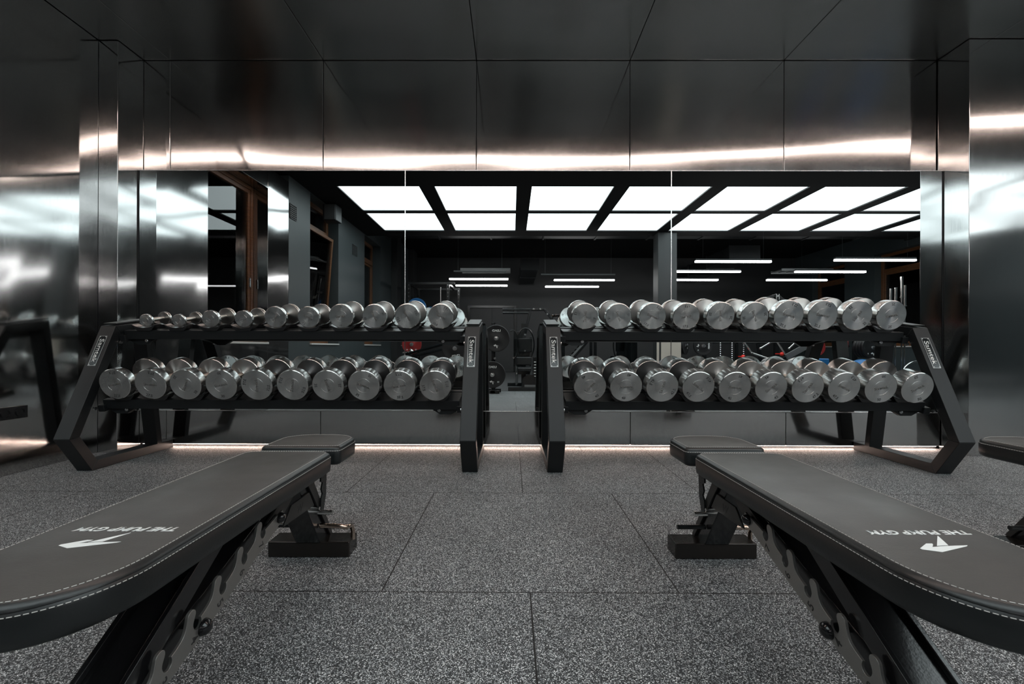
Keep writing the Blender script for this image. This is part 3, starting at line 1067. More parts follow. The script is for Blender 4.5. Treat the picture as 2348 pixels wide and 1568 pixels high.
WT = [2.5, 5, 7.5, 10, 12.5], [15, 17.5, 20, 22.5, 25], [27.5, 30, 32.5, 35, 37.5], [40, 42.5, 45, 47.5, 50]
proto = {}
for row in WT:
    for w in row: proto[w] = make_dumbbell(w)
for o in COL.objects:
    if o.parent is not None:
        l = KIDS.setdefault(o.parent.name, [])
        if o not in l: l.append(o)
ROLL = {0: [20, -35, 60, 15, -50, 40, 5, 75, 70, 35], 1: [-75, 80, 35, 0, 100, 80, 25, 22, -45, 0],
        2: [0, 15, -50, 0, -75, -65, 90, 35, 0, 80], 3: [-35, 10, -65, 50, 20, -30, -45, 38, 0, -20]}
SHELF = ['upper shelf of the left rack', 'upper shelf of the right rack', 'lower shelf of the left rack', 'lower shelf of the right rack']
SIZEW = ['small', 'small', 'medium', 'medium', 'medium']
for ri in range(4):
    T = RTOP if ri < 2 else RBOT
    xc = -1.505 if ri in (0, 2) else 1.52
    a = math.atan(T['s'])
    for i in range(10):
        w = WT[ri][i // 2]
        Rr = SIZES[w][0]
        first = proto.get(w)
        if i % 2 == 0: o = first
        else: o = copy_tree(first)
        p = tray_pt(T, 0, Rr, xc + (i - 4.5) * 0.2275)
        o.rotation_mode = 'XYZ'
        o.matrix_world = Matrix.Translation(p) @ Matrix.Rotation(a, 4, 'X') @ Matrix.Rotation(R(ROLL[ri][i]), 4, 'Y')
        look = 'steel dumbbell engraved %g' % w
        if ri == 0 and i < 4: look = 'small steel dumbbell'
        tag(o, '%s, %s from left on %s' % (look, ORD[i], SHELF[ri]), 'dumbbell', 'dumbbells on the ' + SHELF[ri])

# ------------------------------------------------------------------ adjustable benches
def pad_outline(y0, y1, hw, rn, rf, inset, n=12):
    """rounded outline seen from above; y0 near end with corner reach rn=(rx, ry), y1 far end with rf"""
    pts = []
    def corner(cx, cy, rx, ry, a0, a1):
        for k in range(n + 1):
            a = R(a0 + (a1 - a0) * k / n)
            pts.append((cx + rx * math.cos(a), cy + ry * math.sin(a)))
    h = hw - inset; a, b = y0 + inset, y1 - inset
    rnx, rny = max(rn[0] - inset * 0.6, 0.004), max(rn[1] - inset * 0.6, 0.004)
    rfx, rfy = max(rf[0] - inset * 0.6, 0.004), max(rf[1] - inset * 0.6, 0.004)
    corner(h - rfx, b - rfy, rfx, rfy, 0, 90)
    corner(-h + rfx, b - rfy, rfx, rfy, 90, 180)
    corner(-h + rnx, a + rny, rnx, rny, 180, 270)
    corner(h - rnx, a + rny, rnx, rny, 270, 360)
    return pts


def make_pad(name, parent, y0, y1, hw, rn, rf, z0, z1):
    layers = [(z0, 0.010), (z0 + 0.006, 0.002), (z0 + 0.02, 0.0), (z1 - 0.020, 0.0), (z1 - 0.016, 0.0015), (z1 - 0.0125, 0.0035), (z1 - 0.0115, 0.0022), (z1 - 0.008, 0.003), (z1 - 0.005, 0.006), (z1 - 0.0018, 0.0115), (z1 - 0.0015, 0.013), (z1, 0.020)]
    m = MB(); vs = []; fs = []
    n = None
    for z, ins in layers:
        o = pad_outline(y0, y1, hw, rn, rf, ins)
        n = len(o); vs += [(x, y, z) for x, y in o]
    for i in range(len(layers) - 1):
        for k in range(n):
            k2 = (k + 1) % n
            fs.append((i * n + k, i * n + k2, (i + 1) * n + k2, (i + 1) * n + k))
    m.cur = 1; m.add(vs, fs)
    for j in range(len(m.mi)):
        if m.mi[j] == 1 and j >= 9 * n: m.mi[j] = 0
    L0 = len(layers) - 1
    m.add([], [])
    m.f.append(tuple(L0 * n + k for k in range(n))); m.mi.append(0)
    m.f.append(tuple(reversed(range(n)))); m.mi.append(1)
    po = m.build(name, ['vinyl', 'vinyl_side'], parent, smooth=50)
    # stitching: short dashes round the top and the shoulder seam
    for z, ins in ((z1 - 0.0009, 0.0135), (z1 - 0.0170, 0.0006)):
        o = [Vector((x, y, z)) for x, y in pad_outline(y0, y1, hw, rn, rf, ins, 16)]
        s = MB(); seg = 0.0058; gap = 0.0026
        o.append(o[0])
        pos = 0.0; on = True; cur = [o[0]]; left = seg
        i = 0; p = o[0].copy()
        while i < len(o) - 1:
            q = o[i + 1]; dlen = (q - p).length
            if dlen < 1e-6:
                i += 1; p = q.copy(); continue
            if dlen >= left:
                p = p + (q - p) * (left / dlen)
                if on:
                    cur.append(p.copy())
                    s.tube(cur, 0.00085, 4)
                on = not on; left = seg if on else gap
                cur = [p.copy()]
            else:
                left -= dlen; p = q.copy(); i += 1
                if on: cur.append(p.copy())
        s.build('stitching', 'thread', po)
    return po


def bezier(p0, p1, p2, p3, n):
    out = []
    for k in range(n):
        t = k / n
        out.append(tuple((1 - t) ** 3 * a + 3 * (1 - t) ** 2 * t * b + 3 * (1 - t) * t * t * c + t ** 3 * d for a, b, c, d in zip(p0, p1, p2, p3)))
    return out


def make_bench():
    r = empty('weight_bench', (0, 0, 0), local=True)
    Y0 = 1.69
    yz = lambda u, v, a: (a, u, v)
    # front foot
    f = MB(); f.box(-0.155, 0.155, -0.040, 0.048, 0.001, 0.060)
    f.build('front_foot', 'worn_tube', r, bevel=0.005, seg=3)
    # leaning post
    f = MB(); f.prism([(-0.045, 0.058), (0.042, 0.058), (-0.150, 0.352), (-0.235, 0.352)], yz, -0.046, 0.046)
    f.build('post', 'gloss_black', r, bevel=0.004)
    # side plates over the post
    for sx in (-1, 1):
        f = MB()
        a, b = (0.047, 0.055) if sx > 0 else (-0.055, -0.047)
        f.prism([(0.030, 0.060), (0.052, 0.060), (-0.150, 0.365), (-0.245, 0.365), (-0.42, 0.285), (-0.42, 0.245), (-0.35, 0.262), (-0.225, 0.335), (-0.178, 0.335)], yz, a, b)
        f.build('side_plate', 'plate_dark', r, bevel=0.0015)
        f = MB()
        a, b = (0.047, 0.054) if sx > 0 else (-0.054, -0.047)
        f.prism([(-0.325, 0.235), (-0.110, 0.225), (-0.150, 0.285), (-0.275, 0.285)], yz, a, b)
        g = f.build('gusset_plate', 'plate_dark', r, bevel=0.0015)
        tm = text_mesh('W', 0.026, 'engraving', width=0.038, extrude=0.0004, shear=0.3)
        if sx > 0: link_mesh('lettering', tm, g, frame_matrix((0.0541, -0.215, 0.255), (0, 1, 0.02), (0, 0, 1)))
        else: link_mesh('lettering', tm, g, frame_matrix((-0.0541, -0.215, 0.255), (0, -1, 0.02), (0, 0, 1)))
    # main beam down to the rear foot
    al = math.atan(0.345)
    f = MB(); f.bar((0, -0.22, 0.335), (0, -0.935, 0.088), 0.07, 0.06)
    f.build('main_beam', 'gloss_black', r, bevel=0.004)
    f = MB(); f.box(-0.19, 0.19, -1.02, -0.94, 0.002, 0.062)
    f.build('rear_foot', 'worn_tube', r, bevel=0.005, seg=3)
    for sx in (-1, 1):
        f = MB(); f.cyl((sx * 0.200, -1.03, 0.045), (sx * 0.238, -1.03, 0.045), 0.044, 32)
        f.build('wheel', 'rubber_black', r, bevel=0.004)
    # ladder plates with hooks
    org = Vector((0, 1.3067 - Y0, 0.262))       # far lower corner
    dn = Vector((0, -math.cos(al), -math.sin(al)))
    nn = Vector((0, -math.sin(al), math.cos(al)))
    H0 = 0.092; PER = 0.091
    prof = [(-0.03, 0.0), (0.86 * 0.5 + 0.245, 0.0)]
    end = 0.64
    top = []
    top += [(-0.036, 0.010), (-0.034, 0.030), (-0.020, 0.041), (0.0, 0.044)]
    nh = 6
    top = top[:-1] + [(0.0, 0.047)]
    top.append((H0 - 0.032, 0.056))
    for k in range(nh):
        s0 = H0 + PER * k
        # slot, finger leaning back over it, long run-out to the next slot
        top += bezier((s0 - 0.030, 0.058), (s0 - 0.032, 0.027), (s0 - 0.004, 0.027), (s0 - 0.005, 0.052), 9)
        top += bezier((s0 - 0.005, 0.052), (s0 - 0.003, 0.072), (s0 - 0.021, 0.078), (s0 - 0.022, 0.093), 7)
        top += bezier((s0 - 0.022, 0.093), (s0 - 0.024, 0.111), (s0 - 0.002, 0.115), (s0 + 0.003, 0.098), 9)
        top += bezier((s0 + 0.003, 0.098), (s0 + 0.019, 0.066), (s0 + 0.018, 0.060), (s0 + PER - 0.030, 0.058), 12)
    top += [(end, 0.046)]
    poly = [(a, b * 0.74 if b > 0.03 else b) for a, b in top] + [(end, 0.0), (-0.030, 0.0)]
    for sx in (-1, 1):
        xa = 0.062 * sx; xb = 0.069 * sx
        f = MB()
        f.prism(poly, lambda s, v, a: tuple(org + dn * s + nn * v + Vector((a, 0, 0))), xa, xb)
        po = f.build('ladder_plate', 'plate_metal', r, bevel=0.0009)
        for j, s in enumerate(('7', '6', '5', '4', '3')):
            p = org + dn * (H0 + 0.002 + PER * j) + nn * 0.0155 + Vector((xb + 0.0001 * sx, 0, 0))
            tm = text_mesh(s, 0.021, 'engraving', bold=0.01, extrude=0.0004)
            if sx > 0: m = frame_matrix(p, -nn, -dn)
            else: m = frame_matrix(p, nn, -dn)
            link_mesh('position_number', tm, po, m)
        for s, v, rr in ((-0.012, 0.020, 0.0155), (0.3366, 0.0135, 0.018)):
            p = org + dn * s + nn * v + Vector((xb, 0, 0))
            f = MB(); f.lathe([(0, rr * 1.02), (0.004, rr), (0.010, rr * 0.86), (0.0145, rr * 0.6), (0.017, rr * 0.25), (0.0172, 0.0005)], p, (sx, 0, 0), 24)
            f.build('bolt_cap', 'gloss_black', po)
        # spacer that carries the plate on the beam
        for s in (-0.012, 0.335, 0.60):
            p = org + dn * s + nn * 0.02
            f = MB(); f.cyl(p + Vector((0.034 * sx, 0, 0)), p + Vector((xa, 0, 0)), 0.010, 12)
            f.build('spacer', 'machine_black', r)
    # prop from the back pad to the ladder
    f = MB()
    for sx in (-1, 1):
        f.bar((sx * 0.046, 1.10 - Y0, 0.350), (sx * 0.046, 0.735 - Y0, 0.105), 0.012, 0.046)
    f.bar((0, 1.08 - Y0, 0.336), (0, 0.80 - Y0, 0.150), 0.082, 0.018)
    f.build('prop', 'gloss_black', r, bevel=0.002)
    f = MB(); f.cyl((-0.10, 0.742 - Y0, 0.112), (0.10, 0.742 - Y0, 0.112), 0.010, 16)
    f.build('prop_pin', 'zinc', r)
    # frames under the pads
    f = MB(); f.bar((-0.045, -0.22, 0.355), (-0.045, -0.93, 0.355), 0.03, 0.03); f.bar((0.045, -0.22, 0.355), (0.045, -0.93, 0.355), 0.03, 0.03)
    f.box(-0.11, 0.11, -0.50, -0.45, 0.362, 0.3705); f.box(-0.11, 0.11, -0.90, -0.85, 0.362, 0.3705)
    f.build('back_frame', 'powder_black', r, bevel=0.002)
    f = MB(); f.prism([(-0.19, 0.300), (-0.19, 0.3705), (0.075, 0.3705), (0.075, 0.358), (-0.06, 0.345), (-0.12, 0.300)], yz, -0.045, 0.045)
    f.build('seat_frame', 'gloss_black', r, bevel=0.003)
    # seat ladder
    sl = [(-0.075, 0.365), (-0.075, 0.300), (-0.060, 0.292), (-0.070, 0.270), (-0.060, 0.250), (-0.072, 0.235), (-0.078, 0.190), (-0.050, 0.185), (-0.030, 0.24), (-0.022, 0.365)]
    f = MB(); f.prism(sl, yz, 0.057, 0.063); f.build('seat_ladder', 'machine_black', r, bevel=0.0008)
    f = MB(); f.prism(sl, yz, -0.063, -0.057); f.build('seat_ladder', 'machine_black', r, bevel=0.0008)
    f = MB(); f.cyl((-0.105, -0.085, 0.190), (0.110, -0.085, 0.190), 0.0085, 16); f.cyl((-0.062, -0.085, 0.205), (0.062, -0.085, 0.205), 0.006, 12)
    f.build('seat_pin', 'chrome', r)
    f = MB(); f.cyl((-0.155, -0.055, 0.130), (-0.05, -0.055, 0.130), 0.0085, 16)
    f.build('lower_pin', 'machine_black', r)
    f = MB()
    pts = [(0.05, -0.055, 0.128), (0.10, -0.055, 0.128)] + [(0.125 + 0.028 * math.sin(R(a)), -0.055 + 0.028 * (1 - math.cos(R(a))), 0.128 - 0.01 * math.sin(R(a))) for a in range(10, 91, 10)]
    pts += [(0.153, -0.01, 0.110), (0.153, 0.005, 0.085), (0.153, 0.005, 0.052)]
    f.tube(pts, 0.0085, 12)
    f.build('handle', 'chrome_warm', r)
    # pads
    make_pad('seat', r, -0.115, 0.118, 0.147, (0.022, 0.022), (0.115, 0.085), 0.371, 0.440)
    bp = make_pad('backrest', r, -1.099, -0.180, 0.152, (0.125, 0.155), (0.045, 0.030), 0.371, 0.441)
    # print on the back pad, read from its head end
    tm = text_mesh('THE PUMP GYM', 0.0195, 'white_print', width=0.198, bold=0.034, extrude=0.0003, shear=0.25)
    link_mesh('lettering', tm, bp, frame_matrix((0.008, 0.853 - Y0, 0.4411), (-1, 0, 0), (0, -1, 0)))
    # logo outlines, in metres from the pad centre line (x) and along it (y)
    LOGO = [[(-0.053, 0.7855), (-0.0235, 0.8047), (-0.0124, 0.8047), (-0.0146, 0.8006), (-0.0254, 0.7907), (0.0027, 0.7945), (0.0457, 0.7975), (0.0405, 0.7937), (-0.0271, 0.7712), (-0.053, 0.7815)],
            [(0.0294, 0.8368), (0.0300, 0.8356), (0.0105, 0.7975), (-0.013, 0.7951)]]
    lg = MB()
    for poly in LOGO:
        lg.prism([(x + 0.002, y - Y0) for x, y in poly], lambda u, v, a: (u, v, a), 0.4411, 0.4415)
    lg.build('logo', 'white_print', bp, smooth=None)
    return r


bench = make_bench()
for o in COL.objects:
    if o.parent is not None:
        l = KIDS.setdefault(o.parent.name, [])
        if o not in l: l.append(o)
for i, (x, y, a, lab) in enumerate([(-0.770, 1.69, 0.006, 'black adjustable weight bench with white logo, facing the left dumbbell rack'),
                                    (0.777, 1.69, 0.010, 'black adjustable weight bench with white logo, facing the right dumbbell rack'),
                                    (2.02, 1.69, 0.0, 'black weight bench mostly cut off by the right edge of the photo')]):
    o = bench if i == 0 else copy_tree(bench)
    o.location = (x, y, 0); o.rotation_euler = (0, 0, a)
    tag(o, lab, 'weight bench', 'adjustable benches')

# ------------------------------------------------------------------ equipment behind the camera, seen in the mirror
def weight_plate(c, r, th, material, label, axis=(0, 1, 0), text='LEAD', number=None, group=None, flip=0.0, arrow=True):
    c = Vector(c); ax = Vector(axis).normalized()
    t = empty('weight_plate', tuple(c))
    tag(t, label, 'weight plate', group)
    m = MB()
    m.lathe([(-th / 2, 0.026), (-th / 2, r * 0.30), (-th / 2 + 0.004, r * 0.36), (-th / 2 + 0.004, r * 0.80), (-th / 2, r * 0.86), (-th / 2, r - 0.006), (-th / 2 + 0.006, r),
             (th / 2 - 0.006, r), (th / 2, r - 0.006), (th / 2, r * 0.86), (th / 2 - 0.004, r * 0.80), (th / 2 - 0.004, r * 0.36), (th / 2, r * 0.30), (th / 2, 0.026)], c, ax, 48, caps=False)
    m.build('disc', material, t)
    m = MB(); m.lathe([(-th / 2 - 0.001, 0.026), (-th / 2 - 0.001, 0.040), (th / 2 + 0.001, 0.040), (th / 2 + 0.001, 0.026), (-th / 2 - 0.001, 0.026)], c, ax, 32, caps=False)
    m.build('hub', 'zinc', t)
    up = Matrix.Rotation(flip, 3, ax) @ Vector((0, 0, 1))
    right = up.cross(ax)
    n = ax * (th / 2 - 0.0035)
    link_mesh('lettering', text_mesh(text, r * 0.16, 'white_print', width=r * 0.62, bold=0.03), t, frame_matrix(n + up * r * 0.58, right, up))
    if arrow:
        ar = MB()
        for poly in ([(-0.35, 0.05), (0.1, 0.2), (0.05, 0.32), (0.42, 0.12), (0.2, -0.05), (0.12, 0.06)], [(-0.2, -0.05), (0.05, 0.03), (-0.12, -0.32)]):
            ar.prism([(u * r * 0.5, v * r * 0.5) for u, v in poly], lambda u, v, a: tuple(c + n - up * r * 0.58 + right * u + up * v + ax * a), 0, 0.0006)
        ar.build('arrow_mark', 'white_print', t, smooth=None)
    if number:
        tm = text_mesh(number, r * 0.12, 'white_print', bold=0.03)
        for sgn in (-1, 1):
            link_mesh('weight_number', tm, t, frame_matrix(n + right * sgn * r * 0.45 - up * r * 0.55, right, up))
    return t


# plate tree left of the gap (two pegs toward the mirror)
pc = mp(1138, 776, 7.6); qc = mp(1129, 859, 7.6)
t = empty('plate_tree', (pc.x - 0.15, pc.y - 0.25, 0))
tag(t, 'black plate storage tree holding two black plates, seen in the mirror gap', 'plate tree')
m = MB(); bx = pc.x - 0.06; by = pc.y - 0.22
m.bar((bx, by, 0.05), (bx, by, 1.25), 0.07, 0.07, (0, 1, 0)); m.box(bx - 0.3, bx + 0.14, by - 0.05, by + 0.05, 0.004, 0.06); m.box(bx - 0.04, bx + 0.04, by - 0.35, by + 0.28, 0.004, 0.06)
m.box(bx - 0.30, bx + 0.12, by + 0.20, by + 0.28, 0.004, 0.055)
m.build('stand', 'machine_black', t, bevel=0.004)
for c in (pc, qc):
    m = MB(); m.cyl((c.x, by, c.z), (c.x, pc.y + 0.10, c.z), 0.0245, 20); m.lathe([(0, 0.030), (0.012, 0.030), (0.018, 0.02)], (c.x, pc.y + 0.10, c.z), (0, 1, 0), 20)
    m.build('peg', 'zinc', t)
for z in (0.61,):
    m = MB(); m.cyl((bx + 0.03, by + 0.03, z), (bx + 0.03, by + 0.16, z), 0.02, 16); m.build('peg', 'zinc', t)
weight_plate(pc, 0.235, 0.05, 'plate_rubber', 'black weight plate with LEAD lettering, upper one in the mirror gap', text='LEAD', group='black plates')
weight_plate(qc, 0.232, 0.05, 'plate_rubber', 'black weight plate with LEAD lettering, lower one near the mirrored floor', text='LEAD', number='10', group='black plates')

# lever machine in the gap
def lever_machine(name, label, cat, x, y, s=1.0, mirror=1, rz=0.0, wheel=True):
    t = empty(name, (x, y, 0), rz, local=True)
    tag(t, label, cat)
    k = mirror
    m = MB()
    m.box(-0.32, 0.32, -0.55, -0.47, 0, 0.07); m.box(-0.30, 0.30, 0.42, 0.50, 0, 0.07); m.bar((0, -0.5, 0.04), (0, 0.46, 0.04), 0.08, 0.07)
    m.bar((0, -0.1, 0.05), (0, -0.25, 1.28), 0.09, 0.07, (0, 1, 0))
    m.bar((-0.14, 0.05, 0.07), (-0.14, -0.12, 1.0), 0.05, 0.05, (0, 1, 0)); m.bar((0.14, 0.05, 0.07), (0.14, -0.12, 1.0), 0.05, 0.05, (0, 1, 0))
    m.box(-0.16, 0.16, -0.16, -0.08, 0.62, 0.72); m.box(-0.17, 0.17, -0.10, 0.02, 0.28, 0.36)
    m.build('frame', 'machine_black', t, bevel=0.004)
    m = MB()
    m.bar((0.02 * k, -0.22, 1.02), (0.14 * k, -0.22, 1.58), 0.05, 0.06, (0, 1, 0))
    m.bar((0.12 * k, -0.22, 1.56), (0.42 * k, -0.22, 1.56), 0.05, 0.05); m.bar((0.42 * k, -0.22, 1.56), (0.58 * k, -0.22, 1.36), 0.05, 0.05)
    m.bar((0.58 * k, -0.22, 1.36), (0.46 * k, -0.22, 1.24), 0.03, 0.03)
    m.build('lever_arm', 'machine_black', t, bevel=0.004)
    for dz, dy in ((1.555, -0.12), (1.50, -0.30)):
        m = MB(); m.cyl((0.12 * k, dy, dz), (-0.42 * k, dy, dz), 0.019, 16); m.build('handle', 'machine_black', t)
    for px, pz in ((0.03, 1.06), (0.20, 1.57), (0.33, 1.57), (0.47, 1.47), (0.02, 0.74), (-0.20, 0.60), (0.10, 0.25), (-0.14, 0.30)):
        m = MB(); m.cyl((px * k, -0.17 if pz > 1 else 0.03, pz), (px * k, -0.155 if pz > 1 else 0.06, pz), 0.017 if pz < 1.05 else 0.02, 12)
        m.build('bolt', 'zinc', t)
    m = MB(); m.box(-0.20, -0.02, -0.30, -0.12, 0.42, 1.12); m.box(-0.17, 0.16, -0.06, 0.0, 0.72, 0.98); m.build('housing', 'machine_black', t, bevel=0.01)
    # curved guards
    for rx, rz_, cx in ((0.17, 0.32, 0.03), (0.12, 0.28, -0.22)):
        pts = [(cx * k + rx * k * math.cos(R(a)), 0.02, 0.86 + rz_ * math.sin(R(a))) for a in range(-80, 261 if cx > 0 else 120, 12)]
        m = MB(); m.tube(pts, 0.014, 8); m.build('guard_tube', 'machine_black', t)
    # pads
    m = MB(); m.box(-0.15, 0.15, 0.04, 0.12, 0.46, 0.62); m.build('pad', 'vinyl_side', t, bevel=0.02, seg=3)
    m = MB(); m.box(-0.13, 0.13, 0.16, 0.44, 0.36, 0.43); m.build('seat', 'vinyl_side', t, bevel=0.02, seg=3)
    # weight guide with number marks
    m = MB(); m.box(0.18, 0.25, 0.0, 0.06, 0.1, 0.62)
    g = m.build('weight_scale', 'machine_black', t, bevel=0.003)
    link_mesh('lettering', text_mesh('12', 0.05, 'white_print', bold=0.02), g, frame_matrix((0.215, 0.0602, 0.16), (-1, 0, 0), (0, 0, 1)))
    for i in range(6):
        m = MB(); m.box(0.195, 0.235, 0.0602, 0.062, 0.24 + i * 0.055, 0.256 + i * 0.055)
        m.build('scale_mark', 'white_print', g, smooth=None)
    if wheel:
        m = MB(); m.lathe([(-0.03, 0.02), (-0.03, 0.14), (0.03, 0.14), (0.03, 0.02)], (0.10 * k, 0.42, 0.16), (0, 1, 0), 32)
        m.build('flywheel', 'machine_black', t)
        m = MB(); m.box(0.0, 0.24, 0.455, 0.475, 0.075, 0.115); m.build('label_plate', 'machine_grey', t)
    return t


c = mp(1205, 860, 8.5)
lever_machine('lever_machine', 'black plate loaded lever machine standing in the mirrored gap between the racks', 'exercise machine', 0.24, c.y, 1.0, 1, rz=0.0)
c = mp(1310, 860, 9.2)
lever_machine('lever_machine', 'black lever machine seen under the upper shelf, left of the ribbed foot plate', 'exercise machine', 1.0, -3.1, 1, -1, rz=R(60))
lever_machine('lever_machine', 'black padded machine seen just left of the pillar in the mirror', 'exercise machine', 2.42, -2.75, 1, 1, rz=R(150))

# inclined ladder-like ramp (calf / leg press sled)
t = empty('leg_press_machine', (1.6, -4.6, 0))
tag(t, 'black leg press with grey ribbed foot plate, reflected left of the pillar', 'exercise machine')
m = MB(); m.bar((1.3, -4.3, 0.2), (2.1, -4.3, 1.15), 0.07, 0.07); m.bar((1.3, -4.9, 0.2), (2.1, -4.9, 1.15), 0.07, 0.07)
m.box(1.0, 2.3, -4.35, -4.27, 0.004, 0.08); m.box(1.0, 2.3, -4.95, -4.87, 0.004, 0.08); m.bar((2.15, -4.3, 0.05), (2.15, -4.3, 1.25), 0.07, 0.07, (0, 1, 0)); m.bar((2.15, -4.9, 0.05), (2.15, -4.9, 1.25), 0.07, 0.07, (0, 1, 0))
m.build('frame', 'machine_black', t, bevel=0.004)
m = MB()
for i in range(9):
    a = Vector((1.35 + 0.075 * i, -4.28, 0.36 + 0.085 * i))
    m.bar(a, a + Vector((0, -0.6, 0)), 0.05, 0.02)
m.bar((1.3, -4.27, 0.3), (2.05, -4.27, 1.15), 0.015, 0.05)
m.build('foot_plate', 'machine_grey', t, bevel=0.002)

# power rack with pegs of blue plates
t = empty('power_rack', (-1.95, -4.4, 0))
tag(t, 'tall black power rack with punched uprights, reflected above the last light dumbbells', 'power rack')
for (x, y) in ((-1.58, -3.9), (-1.45, -5.0), (-2.55, -3.9), (-2.55, -5.0)):
    m = MB(); m.box(x - 0.035, x + 0.035, y - 0.035, y + 0.035, 0.07, 2.42)
    up = m.build('upright', 'machine_black', t, bevel=0.003)
    m = MB()
    for k in range(22):
        z = 0.35 + k * 0.095
        m.cyl((x, y + 0.0355, z), (x, y + 0.037, z), 0.010, 10)
    m.build('hole_rings', 'zinc', up)
m = MB()
m.box(-2.59, -1.41, -3.93, -3.87, 2.36, 2.42); m.box(-2.59, -1.41, -5.03, -4.97, 2.36, 2.42); m.box(-2.59, -2.52, -5.0, -3.9, 2.36, 2.42)
m.box(-1.61, -1.55, -5.0, -3.9, 2.36, 2.42); m.box(-2.6, -1.4, -5.05, -4.95, 0.005, 0.07); m.box(-2.59, -2.51, -5.0, -3.8, 0.005, 0.07); m.box(-1.62, -1.54, -5.0, -3.8, 0.005, 0.07)
m.build('cross_beams', 'machine_black', t, bevel=0.004)
m = MB(); m.cyl((-2.4, -3.95, 0.9), (-1.65, -3.95, 1.62), 0.03); m.build('spotter_arm', 'machine_black', t)
m = MB(); m.cyl((-1.75, -3.80, 1.2), (-1.75, -3.80, 2.28), 0.013); m.build('landmine_bar', 'chrome', t)
for z in (1.45, 1.75):
    m = MB(); m.prism([(-1.60, z), (-1.66, z + 0.02), (-1.69, z + 0.12), (-1.64, z + 0.07), (-1.60, z + 0.07)], lambda u, v, a: (u, a, v), -3.86, -3.82)
    m.build('j_hook', 'beige_panel', t, bevel=0.003)
for (x, z, lab) in ((-2.28, 1.76, 'large blue bumper plate high on the power rack'), (-1.98, 1.62, 'blue bumper plate lower and right of the large blue one')):
    weight_plate((x, -3.55 if x < -2.1 else -3.72, z), 0.225 if x < -2.1 else 0.17, 0.07, 'plate_blue', lab, text='LEAD', number='20', group='blue bumper plates')
    m = MB(); m.cyl((x, -3.9, z), (x, -3.48 if x < -2.1 else -3.66, z), 0.024, 20); m.build('peg', 'zinc', t)

# lever bench press in front of it: red plate, black plate, long lever tubes
t = empty('chest_press_machine', (-1.7, -2.3, 0))
tag(t, 'black chest press with long lever tubes, reflected under the left rack upper shelf', 'exercise machine')
m = MB(); m.box(-2.4, -0.9, -2.6, -2.52, 0.004, 0.08); m.box(-2.3, -0.8, -1.5, -1.42, 0.004, 0.08); m.bar((-1.7, -2.55, 0.05), (-1.7, -1.45, 0.05), 0.08, 0.07)
m.bar((-2.1, -2.5, 0.05), (-2.0, -2.3, 1.1), 0.08, 0.08, (0, 1, 0)); m.bar((-1.3, -2.5, 0.05), (-1.3, -2.3, 0.9), 0.08, 0.08, (0, 1, 0))
m.build('frame', 'machine_black', t, bevel=0.004)
for a, b in (((-2.15, -1.9, 0.66), (-1.05, -1.45, 0.93)), ((-2.15, -1.7, 0.58), (-1.05, -1.3, 0.82))):
    m = MB(); m.cyl(a, b, 0.026, 16); m.build('lever_tube', 'machine_black', t)
m = MB(); m.cyl((-2.2, -1.9, 0.70), (-1.95, -1.9, 0.70), 0.022, 16); m.ball((-2.02, -1.88, 0.72), 0.05); m.build('pivot', 'chrome', t)
m = MB(); m.box(-1.85, -1.55, -2.1, -1.5, 0.40, 0.47); m.build('seat', 'vinyl_side', t, bevel=0.02, seg=3)
c = mp(1043, 799, 8.0)
weight_plate(c, 0.235, 0.05, 'plate_rubber', 'black weight plate with lettering turned upside down, left of the inner rack upright', flip=R(170), number='50', group='black plates')
m = MB(); m.cyl((c.x, -2.0, c.z), (c.x, c.y + 0.10, c.z), 0.024, 20); m.build('peg', 'zinc', t)
m = MB(); m.bar((c.x, -2.02, 0.08), (c.x, -2.02, c.z + 0.05), 0.06, 0.06, (0, 1, 0)); m.build('peg_post', 'machine_black', t)
c = mp(944, 790, 9.0)
weight_plate(c, 0.20, 0.05, 'plate_red', 'red weight plate seen under the upper shelf of the left rack', number='25', group='red plates')
m = MB(); m.cyl((c.x, c.y - 0.25, c.z), (c.x, c.y + 0.08, c.z), 0.024, 20); m.build('peg', 'zinc', t)
m = MB(); m.bar((c.x, c.y - 0.22, 0.01), (c.x, c.y - 0.22, c.z + 0.05), 0.06, 0.06, (0, 1, 0)); m.build('peg_post', 'machine_black', t)

# right side: plate loaded row machine with chrome pegs and red knobs
t = empty('row_machine', (5.1, -2.6, 0))
tag(t, 'black row machine with chrome pegs and red knobs, reflected right of the pillar', 'exercise machine')
m = MB(); m.box(4.0, 6.2, -2.9, -2.82, 0.004, 0.08); m.box(4.0, 6.2, -2.3, -2.22, 0.004, 0.08)
m.bar((4.2, -2.6, 0.06), (4.2, -2.6, 0.98), 0.07, 0.07, (0, 1, 0)); m.bar((4.9, -2.6, 0.06), (4.9, -2.6, 0.95), 0.06, 0.06, (0, 1, 0)); m.bar((5.5, -2.6, 0.06), (5.35, -2.6, 1.0), 0.06, 0.06, (0, 1, 0))
m.bar((4.2, -2.6, 0.93), (5.5, -2.6, 0.93), 0.06, 0.06); m.bar((5.5, -2.6, 0.4), (6.2, -2.6, 0.7), 0.06, 0.06)
m.build('frame', 'machine_black', t, bevel=0.004)
for a, b in (((5.0, -2.45, 0.92), (5.15, -2.45, 0.70)), ((5.15, -2.45, 0.70), (5.5, -2.45, 0.58)), ((5.25, -2.3, 0.80), (5.55, -2.3, 0.98)), ((5.85, -2.3, 0.80), (6.02, -2.3, 0.96)),
             ((6.15, -2.3, 0.98), (6.35, -2.3, 0.86)), ((5.6, -2.35, 0.98), (5.85, -2.35, 0.60))):
    m = MB(); m.cyl(a, b, 0.019, 14); m.ball(a, 0.026, 12); m.ball(b, 0.026, 12); m.build('tube', 'chrome', t)
